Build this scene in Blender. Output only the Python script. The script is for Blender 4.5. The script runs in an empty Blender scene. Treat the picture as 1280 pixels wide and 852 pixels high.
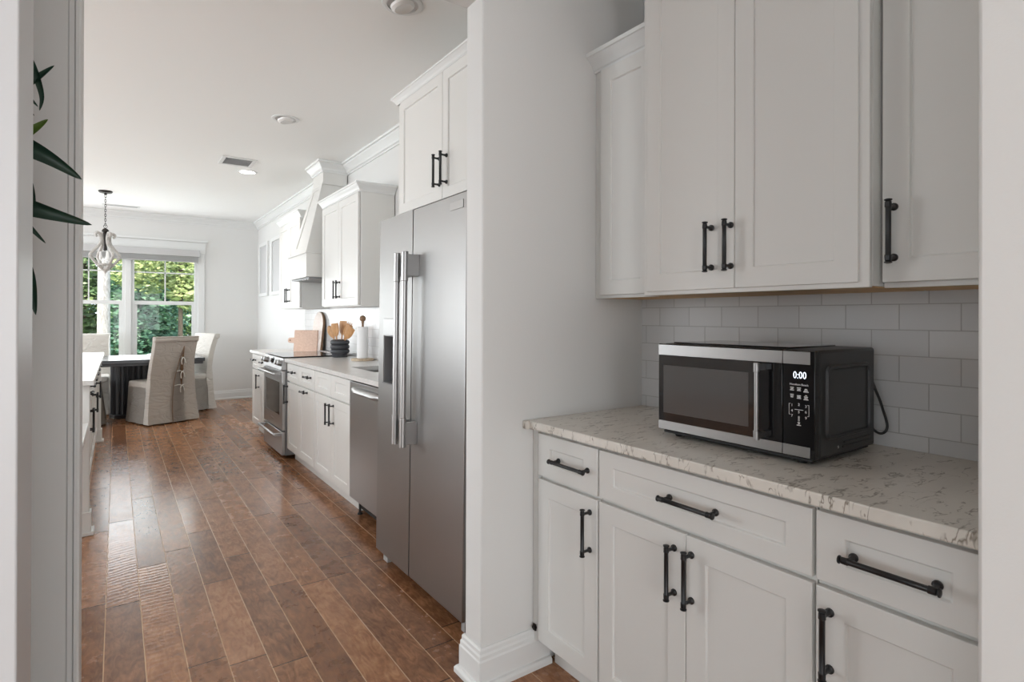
import bpy, bmesh, math, random
from mathutils import Vector, Matrix
random.seed(7)
PI = math.pi
SC = bpy.context.scene
COL = SC.collection

# ------------------------------------------------------------------ camera, world, lights
def make_camera():
    f = 702.8; yaw = 0.61305; pitch = 0.001936; roll = 0.002697
    cy, sy = math.cos(yaw), math.sin(yaw)
    fwd = Vector((sy, cy, 0)); right = Vector((cy, -sy, 0)); up = Vector((0, 0, 1))
    f2 = fwd * math.cos(pitch) + up * math.sin(pitch)
    u2 = up * math.cos(pitch) - fwd * math.sin(pitch)
    r3 = right * math.cos(roll) + u2 * math.sin(roll)
    u3 = u2 * math.cos(roll) - right * math.sin(roll)
    cd = bpy.data.cameras.new('camera')
    cd.sensor_width = 36.0
    cd.lens = f * 36.0 / 1280.0
    cd.shift_y = -30.95 / 1280.0
    cd.clip_start = 0.01
    co = bpy.data.objects.new('camera', cd)
    m = Matrix((r3, u3, -f2)).transposed().to_4x4()
    m.translation = Vector((0, 0, 1.29))
    co.matrix_world = m
    COL.objects.link(co)
    SC.camera = co
make_camera()

SC.view_settings.view_transform = 'Standard'
SC.view_settings.look = 'None'
SC.view_settings.gamma = 1.0
SC.view_settings.use_curve_mapping = False
SC.view_settings.exposure = 0.20
SC.cycles.use_denoising = True
SC.cycles.max_bounces = 10
SC.cycles.diffuse_bounces = 6
SC.cycles.transparent_max_bounces = 24
SC.cycles.sample_clamp_indirect = 6.0

W = bpy.data.worlds.new('sky'); SC.world = W; W.use_nodes = True
_bg = W.node_tree.nodes['Background']
_bg.inputs[0].default_value = (0.80, 0.90, 1.0, 1); _bg.inputs[1].default_value = 2.8

def area_light(name, loc, size, power, col, rot):
    d = bpy.data.lights.new(name, 'AREA'); d.shape = 'RECTANGLE'
    d.size, d.size_y = size; d.energy = power; d.color = col
    o = bpy.data.objects.new(name, d); o.location = loc; o.rotation_euler = rot
    COL.objects.link(o); return o
_s = bpy.data.lights.new('sun', 'SUN'); _s.energy = 10.0; _s.angle = 0.02; _s.color = (1.0, 0.93, 0.8)
_so = bpy.data.objects.new('sun', _s); _so.rotation_euler = (math.radians(36), 0, math.radians(-35)); COL.objects.link(_so)
# daylight through the glazed side of the family room (its panes stand at x = -5)
area_light('window_light_family', (-4.93, 2.85, 1.65), (1.4, 1.4), 70, (0.90, 0.95, 1.0), (0, math.radians(-90), 0))
area_light('window_light_breakfast', (-4.93, 8.05, 1.35), (2.0, 2.4), 108, (0.90, 0.95, 1.0), (0, math.radians(-90), 0))
# daylight through the back windows of the front room behind the camera
area_light('window_light_front', (-0.3, -3.92, 1.25), (3.4, 1.7), 72, (1.0, 0.985, 0.96), (math.radians(90), 0, 0))
area_light('window_light_front_side', (-3.33, -1.6, 1.45), (1.9, 2.4), 13, (1.0, 0.985, 0.96), (0, math.radians(-90), 0))  # added lamp at an unseen window, brightens the right jamb and cabinet fronts
area_light('window_light_side_yard', (-4.2, 1.80, 1.5), (1.3, 1.8), 85, (0.95, 0.975, 1.0), (math.radians(90), 0, 0))  # added fill lamp at an invented window, brightens the near sides of the cabinets
area_light('window_light_far', (-0.3, 9.66, 1.35), (2.5, 1.4), 42, (0.93, 0.97, 1.0), (math.radians(-90), 0, 0))

# ------------------------------------------------------------------ materials
MATS = {}
def new_mat(name):
    m = bpy.data.materials.new(name); m.use_nodes = True
    nt = m.node_tree; b = nt.nodes['Principled BSDF']; MATS[name] = m
    return m, nt, b
def N(nt, typ, **kw):
    n = nt.nodes.new(typ)
    for k, v in kw.items(): setattr(n, k, v)
    return n
def link(nt, a, b): nt.links.new(a, b)
def math_n(nt, op, a, b=None):
    n = N(nt, 'ShaderNodeMath', operation=op)
    for i, v in enumerate((a, b)):
        if v is None: continue
        if isinstance(v, (int, float)): n.inputs[i].default_value = v
        else: link(nt, v, n.inputs[i])
    return n.outputs[0]
def simple(name, col, rough=0.5, metal=0.0, bump=0.0, bscale=80.0, emit=None, estr=1.0, spec=None):
    m, nt, b = new_mat(name)
    b.inputs['Base Color'].default_value = (*col, 1); b.inputs['Roughness'].default_value = rough
    b.inputs['Metallic'].default_value = metal
    if spec is not None: b.inputs['Specular IOR Level'].default_value = spec
    if emit: b.inputs['Emission Color'].default_value = (*emit, 1); b.inputs['Emission Strength'].default_value = estr
    tc = N(nt, 'ShaderNodeTexCoord')
    nz = N(nt, 'ShaderNodeTexNoise'); nz.inputs['Scale'].default_value = bscale; nz.inputs['Detail'].default_value = 3
    link(nt, tc.outputs['Object'], nz.inputs['Vector'])
    if bump > 0:
        bp = N(nt, 'ShaderNodeBump'); bp.inputs['Strength'].default_value = bump; bp.inputs['Distance'].default_value = 0.002
        link(nt, nz.outputs['Fac'], bp.inputs['Height']); link(nt, bp.outputs[0], b.inputs['Normal'])
    return m
simple('wall_paint', (0.69, 0.69, 0.675), 0.55, bump=0.12, bscale=260)
simple('ceiling_paint', (0.88, 0.885, 0.87), 0.75, bump=0.1, bscale=200)
simple('trim_white', (0.72, 0.73, 0.72), 0.35)
simple('cabinet_white', (0.69, 0.686, 0.660), 0.38)
simple('cabinet_inside', (0.55, 0.34, 0.16), 0.6)
simple('black_metal', (0.006, 0.006, 0.007), 0.38, metal=0.0)
simple('bronze', (0.03, 0.025, 0.022), 0.4, metal=0.6)
simple('black_plastic', (0.026, 0.026, 0.027), 0.40, bump=0.1, bscale=900)
simple('black_gloss', (0.006, 0.006, 0.007), 0.06)
simple('rubber_dark', (0.02, 0.02, 0.02), 0.6)
simple('chrome', (0.75, 0.75, 0.75), 0.18, metal=1.0)
simple('print_white', (0.75, 0.75, 0.75), 0.5)
simple('print_dark', (0.12, 0.12, 0.12), 0.5)
simple('display_digits', (0.1, 0.1, 0.1), 0.5, emit=(0.80, 0.88, 1.0), estr=1.6)
simple('lamp_glow', (0.9, 0.9, 0.9), 0.5, emit=(1.0, 0.97, 0.92), estr=6.0)
simple('lamp_off', (0.8, 0.79, 0.77), 0.3)
simple('vent_grey', (0.60, 0.60, 0.60), 0.6)
def fabric(name, col):
    m, nt, b = new_mat(name); b.inputs['Base Color'].default_value = (*col, 1); b.inputs['Roughness'].default_value = 0.95
    tc = N(nt, 'ShaderNodeTexCoord'); mp = N(nt, 'ShaderNodeMapping'); mp.inputs['Rotation'].default_value = (0.4, 0.7, 0.3); mp.inputs['Scale'].default_value = (1.0, 1.0, 2.4)
    link(nt, tc.outputs['Object'], mp.inputs[0])
    nz = N(nt, 'ShaderNodeTexNoise'); nz.inputs['Scale'].default_value = 4.2; nz.inputs['Detail'].default_value = 2; nz.inputs['Distortion'].default_value = 1.0; link(nt, mp.outputs[0], nz.inputs['Vector'])
    a = math_n(nt, 'ABSOLUTE', math_n(nt, 'SUBTRACT', nz.outputs['Fac'], 0.5)); r = N(nt, 'ShaderNodeMapRange'); r.inputs[2].default_value = 0.09; link(nt, a, r.inputs[0])
    bp = N(nt, 'ShaderNodeBump'); bp.inputs['Strength'].default_value = 0.4; bp.inputs['Distance'].default_value = 0.009
    link(nt, r.outputs[0], bp.inputs['Height']); link(nt, bp.outputs[0], b.inputs['Normal'])
fabric('fabric_linen', (0.38, 0.345, 0.305)); fabric('fabric_linen_light', (0.56, 0.535, 0.49))
simple('table_black', (0.028, 0.028, 0.031), 0.35, bump=0.1, bscale=60)
simple('table_top_black', (0.035, 0.037, 0.042), 0.22, bump=0.05, bscale=40)
simple('crock_ceramic', (0.045, 0.048, 0.055), 0.5, bump=0.1, bscale=150)
simple('paper', (0.80, 0.80, 0.80), 0.9, bump=0.4, bscale=220)
simple('blind_white', (0.52, 0.52, 0.52), 0.5)
simple('soil', (0.05, 0.03, 0.02), 0.9, bump=0.6, bscale=90)
simple('microwave_glass', (0.075, 0.074, 0.073), 0.07)
simple('recess_grey', (0.20, 0.20, 0.205), 0.35)
simple('trim_grey', (0.50, 0.505, 0.51), 0.4)  # trim paint darkened in its colour to offset the strong light on one casing
simple('pot_grey', (0.35, 0.34, 0.33), 0.6)
simple('stem_green', (0.08, 0.16, 0.04), 0.5)
simple('leaf_yellow', (0.13, 0.22, 0.035), 0.45)
simple('oven_glass', (0.05, 0.048, 0.046), 0.08)

def wood(name, c1, c2, scale=(3, 30, 30), rough=0.45):
    m, nt, b = new_mat(name)
    tc = N(nt, 'ShaderNodeTexCoord'); mp = N(nt, 'ShaderNodeMapping'); mp.inputs['Scale'].default_value = scale
    nz = N(nt, 'ShaderNodeTexNoise'); nz.inputs['Scale'].default_value = 3; nz.inputs['Detail'].default_value = 6; nz.inputs['Distortion'].default_value = 1.2
    cr = N(nt, 'ShaderNodeValToRGB'); cr.color_ramp.elements[0].position = 0.3; cr.color_ramp.elements[1].position = 0.72
    cr.color_ramp.elements[0].color = (*c1, 1); cr.color_ramp.elements[1].color = (*c2, 1)
    link(nt, tc.outputs['Object'], mp.inputs[0]); link(nt, mp.outputs[0], nz.inputs['Vector'])
    link(nt, nz.outputs['Fac'], cr.inputs[0]); link(nt, cr.outputs[0], b.inputs['Base Color']); b.inputs['Roughness'].default_value = rough
    return m
wood('wood_tan', (0.42, 0.33, 0.23), (0.58, 0.47, 0.34), (14, 14, 4))
wood('wood_light', (0.40, 0.19, 0.07), (0.60, 0.34, 0.15), (20, 20, 4))
wood('wood_pale', (0.62, 0.42, 0.32), (0.74, 0.54, 0.43), (20, 4, 20), 0.5)
wood('wood_blond', (0.66, 0.56, 0.50), (0.76, 0.68, 0.62), (20, 4, 10), 0.5)
wood('wood_brown', (0.16, 0.09, 0.05), (0.30, 0.18, 0.10), (10, 10, 6))
wood('wood_whitewash', (0.36, 0.34, 0.32), (0.60, 0.58, 0.55), (18, 18, 6), 0.7)
wood('bark_pale', (0.20, 0.185, 0.18), (0.42, 0.40, 0.40), (9, 9, 3), 0.9)
wood('bark_dark', (0.05, 0.035, 0.025), (0.16, 0.12, 0.09), (12, 12, 2), 0.9)
wood('plywood', (0.55, 0.32, 0.13), (0.75, 0.50, 0.24), (8, 3, 8), 0.6)

def steel(name, col, rough, stretch=(2, 2, 160), bump=0.04):
    m, nt, b = new_mat(name)
    b.inputs['Metallic'].default_value = 1.0
    tc = N(nt, 'ShaderNodeTexCoord'); mp = N(nt, 'ShaderNodeMapping'); mp.inputs['Scale'].default_value = stretch
    nz = N(nt, 'ShaderNodeTexNoise'); nz.inputs['Scale'].default_value = 6; nz.inputs['Detail'].default_value = 5
    link(nt, tc.outputs['Object'], mp.inputs[0]); link(nt, mp.outputs[0], nz.inputs['Vector'])
    mr = N(nt, 'ShaderNodeMapRange'); mr.inputs[3].default_value = rough - 0.05; mr.inputs[4].default_value = rough + 0.06
    link(nt, nz.outputs['Fac'], mr.inputs[0]); link(nt, mr.outputs[0], b.inputs['Roughness'])
    cr = N(nt, 'ShaderNodeMixRGB'); cr.inputs[1].default_value = (*[c * 0.93 for c in col], 1); cr.inputs[2].default_value = (*col, 1)
    link(nt, nz.outputs['Fac'], cr.inputs[0]); link(nt, cr.outputs[0], b.inputs['Base Color'])
    bp = N(nt, 'ShaderNodeBump'); bp.inputs['Strength'].default_value = bump; bp.inputs['Distance'].default_value = 0.001
    link(nt, nz.outputs['Fac'], bp.inputs['Height']); link(nt, bp.outputs[0], b.inputs['Normal'])
    return m
steel('stainless', (0.385, 0.380, 0.374), 0.37, (1.5, 1.5, 120))
steel('stainless_light', (0.43, 0.425, 0.42), 0.33, (1.5, 1.5, 120))
steel('stainless_brushed', (0.38, 0.375, 0.37), 0.34, (2, 2, 150))
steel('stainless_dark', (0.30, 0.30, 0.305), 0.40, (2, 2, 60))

def glass_mat():
    m = bpy.data.materials.new('window_glass'); m.use_nodes = True; MATS['window_glass'] = m
    nt = m.node_tree; nt.nodes.clear()
    out = N(nt, 'ShaderNodeOutputMaterial'); mx = N(nt, 'ShaderNodeMixShader')
    tr = N(nt, 'ShaderNodeBsdfTransparent'); gl = N(nt, 'ShaderNodeBsdfGlossy'); gl.inputs['Roughness'].default_value = 0.02
    fr = N(nt, 'ShaderNodeFresnel'); fr.inputs['IOR'].default_value = 1.45
    link(nt, math_n(nt, 'MULTIPLY', fr.outputs[0], 0.35), mx.inputs[0]); link(nt, tr.outputs[0], mx.inputs[1]); link(nt, gl.outputs[0], mx.inputs[2])
    link(nt, mx.outputs[0], out.inputs[0])
glass_mat()

def quartz(name, base, vein, amt):
    m, nt, b = new_mat(name)
    tc = N(nt, 'ShaderNodeTexCoord')
    mp = N(nt, 'ShaderNodeMapping'); mp.inputs['Rotation'].default_value = (0, 0, 0.6); mp.inputs['Scale'].default_value = (1, 2.6, 1)
    link(nt, tc.outputs['Object'], mp.inputs[0])
    wz = N(nt, 'ShaderNodeTexNoise'); wz.inputs['Scale'].default_value = 9; wz.inputs['Detail'].default_value = 3
    link(nt, mp.outputs[0], wz.inputs['Vector'])
    mix = N(nt, 'ShaderNodeMixRGB', blend_type='ADD'); mix.inputs[0].default_value = 0.22
    link(nt, mp.outputs[0], mix.inputs[1]); link(nt, wz.outputs['Color'], mix.inputs[2])
    # thin broken flecks: ridged noise
    n1 = N(nt, 'ShaderNodeTexNoise'); n1.inputs['Scale'].default_value = 10; n1.inputs['Detail'].default_value = 2.5; n1.inputs['Roughness'].default_value = 0.5
    link(nt, mix.outputs[0], n1.inputs['Vector'])
    a = math_n(nt, 'SUBTRACT', n1.outputs['Fac'], 0.5); a = math_n(nt, 'ABSOLUTE', a)
    r1 = N(nt, 'ShaderNodeMapRange'); r1.inputs[1].default_value = 0.0; r1.inputs[2].default_value = 0.03; r1.inputs[3].default_value = 1; r1.inputs[4].default_value = 0
    link(nt, a, r1.inputs[0])
    n2 = N(nt, 'ShaderNodeTexNoise'); n2.inputs['Scale'].default_value = 17; n2.inputs['Detail'].default_value = 2
    link(nt, mp.outputs[0], n2.inputs['Vector'])
    r2 = N(nt, 'ShaderNodeMapRange'); r2.inputs[1].default_value = 0.44; r2.inputs[2].default_value = 0.56
    link(nt, n2.outputs['Fac'], r2.inputs[0])
    v = math_n(nt, 'MULTIPLY', r1.outputs[0], r2.outputs[0]); v = math_n(nt, 'MULTIPLY', v, amt)
    n3 = N(nt, 'ShaderNodeTexNoise'); n3.inputs['Scale'].default_value = 6; n3.inputs['Detail'].default_value = 5
    link(nt, mp.outputs[0], n3.inputs['Vector'])
    base2 = N(nt, 'ShaderNodeMixRGB'); base2.inputs[1].default_value = (*[c * 0.86 for c in base], 1); base2.inputs[2].default_value = (*[min(1, c * 1.1) for c in base], 1)
    link(nt, n3.outputs['Fac'], base2.inputs[0])
    mx = N(nt, 'ShaderNodeMixRGB'); link(nt, v, mx.inputs[0]); link(nt, base2.outputs[0], mx.inputs[1]); mx.inputs[2].default_value = (*vein, 1)
    link(nt, mx.outputs[0], b.inputs['Base Color']); b.inputs['Roughness'].default_value = 0.28
quartz('quartz', (0.70, 0.665, 0.605), (0.20, 0.165, 0.125), 0.95)
quartz('quartz_pale', (0.66, 0.65, 0.63), (0.42, 0.38, 0.35), 0.3)

def tile_mat():
    m, nt, b = new_mat('subway_tile')
    tc = N(nt, 'ShaderNodeTexCoord'); sp = N(nt, 'ShaderNodeSeparateXYZ'); link(nt, tc.outputs['Object'], sp.inputs[0])
    cm = N(nt, 'ShaderNodeCombineXYZ')
    u = math_n(nt, 'MULTIPLY', sp.outputs[1], -1.0); u = math_n(nt, 'ADD', u, 0.759 + 0.146 * 40)
    v = math_n(nt, 'ADD', sp.outputs[2], -0.958 + 0.0746 * 20)
    link(nt, u, cm.inputs[0]); link(nt, v, cm.inputs[1])
    br = N(nt, 'ShaderNodeTexBrick'); br.offset = 0.5
    br.inputs['Scale'].default_value = 1.0; br.inputs['Brick Width'].default_value = 0.146; br.inputs['Row Height'].default_value = 0.0746
    br.inputs['Mortar Size'].default_value = 0.0016; br.inputs['Mortar Smooth'].default_value = 0.3
    br.inputs['Color1'].default_value = (0.60, 0.60, 0.60, 1); br.inputs['Color2'].default_value = (0.66, 0.655, 0.65, 1)
    br.inputs['Mortar'].default_value = (0.44, 0.43, 0.42, 1)
    link(nt, cm.outputs[0], br.inputs['Vector']); link(nt, br.outputs['Color'], b.inputs['Base Color'])
    b.inputs['Roughness'].default_value = 0.16
    inv = math_n(nt, 'SUBTRACT', 1.0, br.outputs['Fac'])
    nz = N(nt, 'ShaderNodeTexNoise'); nz.inputs['Scale'].default_value = 14; link(nt, cm.outputs[0], nz.inputs['Vector'])
    h = math_n(nt, 'ADD', inv, math_n(nt, 'MULTIPLY', nz.outputs['Fac'], 0.5))
    bp = N(nt, 'ShaderNodeBump'); bp.inputs['Strength'].default_value = 0.5; bp.inputs['Distance'].default_value = 0.0015
    link(nt, h, bp.inputs['Height']); link(nt, bp.outputs[0], b.inputs['Normal'])
tile_mat()

def floor_mat():
    m, nt, b = new_mat('hardwood')
    tc = N(nt, 'ShaderNodeTexCoord'); sp = N(nt, 'ShaderNodeSeparateXYZ'); link(nt, tc.outputs['Object'], sp.inputs[0])
    w = 0.1272
    cx = math_n(nt, 'DIVIDE', math_n(nt, 'ADD', sp.outputs[0], 0.035 + w * 80), w)
    col = math_n(nt, 'FLOOR', cx); fx = math_n(nt, 'FRACT', cx)
    wn = N(nt, 'ShaderNodeTexWhiteNoise', noise_dimensions='1D'); link(nt, col, wn.inputs['W'])
    wn2 = N(nt, 'ShaderNodeTexWhiteNoise', noise_dimensions='1D'); link(nt, math_n(nt, 'ADD', col, 77.3), wn2.inputs['W'])
    L = math_n(nt, 'ADD', math_n(nt, 'MULTIPLY', wn2.outputs['Value'], 0.60), 0.72)
    cyv = math_n(nt, 'ADD', math_n(nt, 'DIVIDE', sp.outputs[1], L), math_n(nt, 'ADD', math_n(nt, 'MULTIPLY', wn.outputs['Value'], 13.0), 40.0))
    row = math_n(nt, 'FLOOR', cyv); fy = math_n(nt, 'FRACT', cyv)
    cid = N(nt, 'ShaderNodeCombineXYZ'); link(nt, col, cid.inputs[0]); link(nt, row, cid.inputs[1])
    wb = N(nt, 'ShaderNodeTexWhiteNoise', noise_dimensions='3D'); link(nt, cid.outputs[0], wb.inputs['Vector'])
    # seams
    ex = math_n(nt, 'MULTIPLY', math_n(nt, 'MINIMUM', fx, math_n(nt, 'SUBTRACT', 1.0, fx)), w)
    ey = math_n(nt, 'MULTIPLY', math_n(nt, 'MINIMUM', fy, math_n(nt, 'SUBTRACT', 1.0, fy)), L)
    sx = N(nt, 'ShaderNodeMapRange'); sx.inputs[1].default_value = 0.0010; sx.inputs[2].default_value = 0.0026; link(nt, ex, sx.inputs[0])
    sy = N(nt, 'ShaderNodeMapRange'); sy.inputs[1].default_value = 0.0012; sy.inputs[2].default_value = 0.0034; link(nt, ey, sy.inputs[0])
    edge = math_n(nt, 'MULTIPLY', sx.outputs[0], sy.outputs[0])
    # grain
    off = N(nt, 'ShaderNodeVectorMath', operation='SCALE'); off.inputs['Scale'].default_value = 7.0; link(nt, wb.outputs['Color'], off.inputs[0])
    ad = N(nt, 'ShaderNodeVectorMath', operation='ADD'); link(nt, tc.outputs['Object'], ad.inputs[0]); link(nt, off.outputs[0], ad.inputs[1])
    mp = N(nt, 'ShaderNodeMapping'); mp.inputs['Scale'].default_value = (7, 2.0, 1); link(nt, ad.outputs[0], mp.inputs[0])
    g = N(nt, 'ShaderNodeTexNoise'); g.inputs['Scale'].default_value = 4; g.inputs['Detail'].default_value = 8; g.inputs['Distortion'].default_value = 2.2; link(nt, mp.outputs[0], g.inputs['Vector'])
    mp2 = N(nt, 'ShaderNodeMapping'); mp2.inputs['Scale'].default_value = (1, 1, 1); link(nt, ad.outputs[0], mp2.inputs[0])
    cl = N(nt, 'ShaderNodeTexNoise'); cl.inputs['Scale'].default_value = 11; cl.inputs['Detail'].default_value = 4; cl.inputs['Roughness'].default_value = 0.6; link(nt, mp2.outputs[0], cl.inputs['Vector'])
    ramp = N(nt, 'ShaderNodeValToRGB')
    e = ramp.color_ramp.elements; e[0].position = 0.0; e[0].color = (0.072, 0.029, 0.014, 1); e[1].position = 1.0; e[1].color = (0.44, 0.225, 0.115, 1)
    for p, c in ((0.3, (0.145, 0.062, 0.029)), (0.55, (0.232, 0.106, 0.050)), (0.75, (0.32, 0.152, 0.075))):
        q = ramp.color_ramp.elements.new(p); q.color = (*c, 1)
    t = math_n(nt, 'ADD', math_n(nt, 'MULTIPLY', wb.outputs['Value'], 0.38), math_n(nt, 'SUBTRACT', math_n(nt, 'MULTIPLY', g.outputs['Fac'], 0.95), 0.07))
    t = math_n(nt, 'ADD', t, math_n(nt, 'MULTIPLY', math_n(nt, 'SUBTRACT', cl.outputs['Fac'], 0.5), 0.8))
    link(nt, t, ramp.inputs[0])
    # knots
    mk = N(nt, 'ShaderNodeMapping'); mk.inputs['Scale'].default_value = (2.6, 1.5, 1); link(nt, ad.outputs[0], mk.inputs[0])
    vo = N(nt, 'ShaderNodeTexVoronoi'); vo.inputs['Scale'].default_value = 1.6; link(nt, mk.outputs[0], vo.inputs['Vector'])
    kn = N(nt, 'ShaderNodeMapRange'); kn.inputs[1].default_value = 0.02; kn.inputs[2].default_value = 0.07; kn.inputs[3].default_value = 0.95; kn.inputs[4].default_value = 0
    link(nt, vo.outputs['Distance'], kn.inputs[0])
    k2 = N(nt, 'ShaderNodeMixRGB'); link(nt, math_n(nt, 'MULTIPLY', kn.outputs[0], g.outputs['Fac']), k2.inputs[0]); link(nt, ramp.outputs[0], k2.inputs[1]); k2.inputs[2].default_value = (0.03, 0.012, 0.006, 1)
    ms = N(nt, 'ShaderNodeMixRGB'); link(nt, sx.outputs[0], ms.inputs[0]); ms.inputs[1].default_value = (0.55, 0.36, 0.22, 1); link(nt, k2.outputs[0], ms.inputs[2])
    ms2 = N(nt, 'ShaderNodeMixRGB'); link(nt, sy.outputs[0], ms2.inputs[0]); ms2.inputs[1].default_value = (0.03, 0.012, 0.006, 1); link(nt, ms.outputs[0], ms2.inputs[2])
    link(nt, ms2.outputs[0], b.inputs['Base Color'])
    # hand-scraped relief: ripples across the board, strong on some boards
    mw = N(nt, 'ShaderNodeMapping'); mw.inputs['Scale'].default_value = (1, 1, 1); link(nt, ad.outputs[0], mw.inputs[0])
    sc_dir = N(nt, 'ShaderNodeVectorRotate', rotation_type='Z_AXIS'); link(nt, mw.outputs[0], sc_dir.inputs['Vector'])
    link(nt, math_n(nt, 'MULTIPLY', wb.outputs['Value'], 1.7), sc_dir.inputs['Angle'])
    wv = N(nt, 'ShaderNodeTexWave', wave_type='BANDS', bands_direction='X'); wv.inputs['Scale'].default_value = 9; wv.inputs['Distortion'].default_value = 3.5
    wv.inputs['Detail'].default_value = 2; wv.inputs['Detail Scale'].default_value = 1.5; link(nt, sc_dir.outputs[0], wv.inputs['Vector'])
    sep = N(nt, 'ShaderNodeSeparateColor'); link(nt, wb.outputs['Color'], sep.inputs[0])
    sel = N(nt, 'ShaderNodeMapRange'); sel.inputs[1].default_value = 0.2; sel.inputs[2].default_value = 1.0; sel.inputs[3].default_value = 0.1; sel.inputs[4].default_value = 0.75; link(nt, sep.outputs[0], sel.inputs[0])
    hh = math_n(nt, 'MULTIPLY', wv.outputs['Fac'], sel.outputs[0])
    hh = math_n(nt, 'ADD', math_n(nt, 'MULTIPLY', hh, 0.55), math_n(nt, 'MULTIPLY', cl.outputs['Fac'], 0.25))
    hh = math_n(nt, 'ADD', hh, math_n(nt, 'MULTIPLY', g.outputs['Fac'], 0.05))
    hh = math_n(nt, 'ADD', hh, math_n(nt, 'MULTIPLY', edge, 0.5))
    tl = math_n(nt, 'MULTIPLY', math_n(nt, 'SUBTRACT', sep.outputs[1], 0.5), math_n(nt, 'MULTIPLY', fx, 3.2)); hh = math_n(nt, 'ADD', hh, tl)
    tl2 = math_n(nt, 'MULTIPLY', math_n(nt, 'SUBTRACT', sep.outputs[2], 0.5), math_n(nt, 'MULTIPLY', fy, 16.0)); hh = math_n(nt, 'ADD', hh, tl2)
    bp = N(nt, 'ShaderNodeBump'); bp.inputs['Strength'].default_value = 0.6; bp.inputs['Distance'].default_value = 0.0016
    link(nt, hh, bp.inputs['Height']); link(nt, bp.outputs[0], b.inputs['Normal'])
    rr = N(nt, 'ShaderNodeMapRange'); rr.inputs[3].default_value = 0.13; rr.inputs[4].default_value = 0.33; link(nt, math_n(nt, 'ADD', math_n(nt, 'MULTIPLY', cl.outputs['Fac'], 0.5), math_n(nt, 'MULTIPLY', sep.outputs[1], 0.5)), rr.inputs[0])
    link(nt, rr.outputs[0], b.inputs['Roughness'])
    b.inputs['Specular IOR Level'].default_value = 0.38
floor_mat()

def leaf_mat(name, cols, rough=0.5):
    m, nt, b = new_mat(name)
    tc = N(nt, 'ShaderNodeTexCoord'); nz = N(nt, 'ShaderNodeTexNoise'); nz.inputs['Scale'].default_value = 1.7; nz.inputs['Detail'].default_value = 6; nz.inputs['Roughness'].default_value = 0.7
    link(nt, tc.outputs['Object'], nz.inputs['Vector'])
    cr = N(nt, 'ShaderNodeValToRGB'); e = cr.color_ramp.elements
    e[0].position = 0.32; e[0].color = (*cols[0], 1); e[1].position = 0.68; e[1].color = (*cols[-1], 1)
    q = e.new(0.5); q.color = (*cols[1], 1)
    link(nt, nz.outputs['Fac'], cr.inputs[0]); link(nt, cr.outputs[0], b.inputs['Base Color']); b.inputs['Roughness'].default_value = rough
leaf_mat('foliage_green', [(0.04, 0.09, 0.04), (0.12, 0.20, 0.08), (0.34, 0.42, 0.18)])
leaf_mat('foliage_teal', [(0.03, 0.09, 0.07), (0.07, 0.17, 0.11), (0.16, 0.28, 0.14)])
leaf_mat('foliage_yellow', [(0.13, 0.20, 0.07), (0.28, 0.34, 0.13), (0.52, 0.54, 0.28)])
leaf_mat('foliage_pale', [(0.25, 0.33, 0.34), (0.45, 0.55, 0.58), (0.75, 0.82, 0.86)])
leaf_mat('lawn', [(0.06, 0.12, 0.03), (0.10, 0.18, 0.05), (0.16, 0.25, 0.08)])
leaf_mat('plant_leaf', [(0.014, 0.045, 0.028), (0.022, 0.070, 0.045), (0.035, 0.10, 0.062)], 0.35)

# ------------------------------------------------------------------ mesh helpers
ORG = {}
def box(bm, x0, x1, y0, y1, z0, z1):
    if x0 > x1: x0, x1 = x1, x0
    if y0 > y1: y0, y1 = y1, y0
    if z0 > z1: z0, z1 = z1, z0
    v = [bm.verts.new(p) for p in ((x0,y0,z0),(x1,y0,z0),(x1,y1,z0),(x0,y1,z0),(x0,y0,z1),(x1,y0,z1),(x1,y1,z1),(x0,y1,z1))]
    for f in ((0,3,2,1),(4,5,6,7),(0,1,5,4),(1,2,6,5),(2,3,7,6),(3,0,4,7)): bm.faces.new([v[i] for i in f])
def hexa(bm, b, t):
    """b, t: four points each, bottom and top, same winding"""
    vb = [bm.verts.new(p) for p in b]; vt = [bm.verts.new(p) for p in t]
    bm.faces.new(vb[::-1]); bm.faces.new(vt)
    for i in range(4): bm.faces.new((vb[i], vb[(i+1)%4], vt[(i+1)%4], vt[i]))
def frame_axes(d):
    d = Vector(d).normalized()
    a = Vector((0, 0, 1)) if abs(d.z) < 0.9 else Vector((1, 0, 0))
    u = d.cross(a).normalized(); return d, u, d.cross(u)
def lathe(bm, p0, d, prof, seg=14, cap=True, sx=1.0, sy=1.0):
    d, u, w = frame_axes(d); p0 = Vector(p0); rings = []
    for t, r in prof:
        c = p0 + d * t
        rings.append([bm.verts.new(c + (u * math.cos(2*PI*k/seg) * sx + w * math.sin(2*PI*k/seg) * sy) * max(r, 1e-5)) for k in range(seg)])
    for a, b in zip(rings, rings[1:]):
        for k in range(seg): bm.faces.new((a[k], a[(k+1)%seg], b[(k+1)%seg], b[k]))
    if cap: bm.faces.new(rings[0][::-1]); bm.faces.new(rings[-1])
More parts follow.
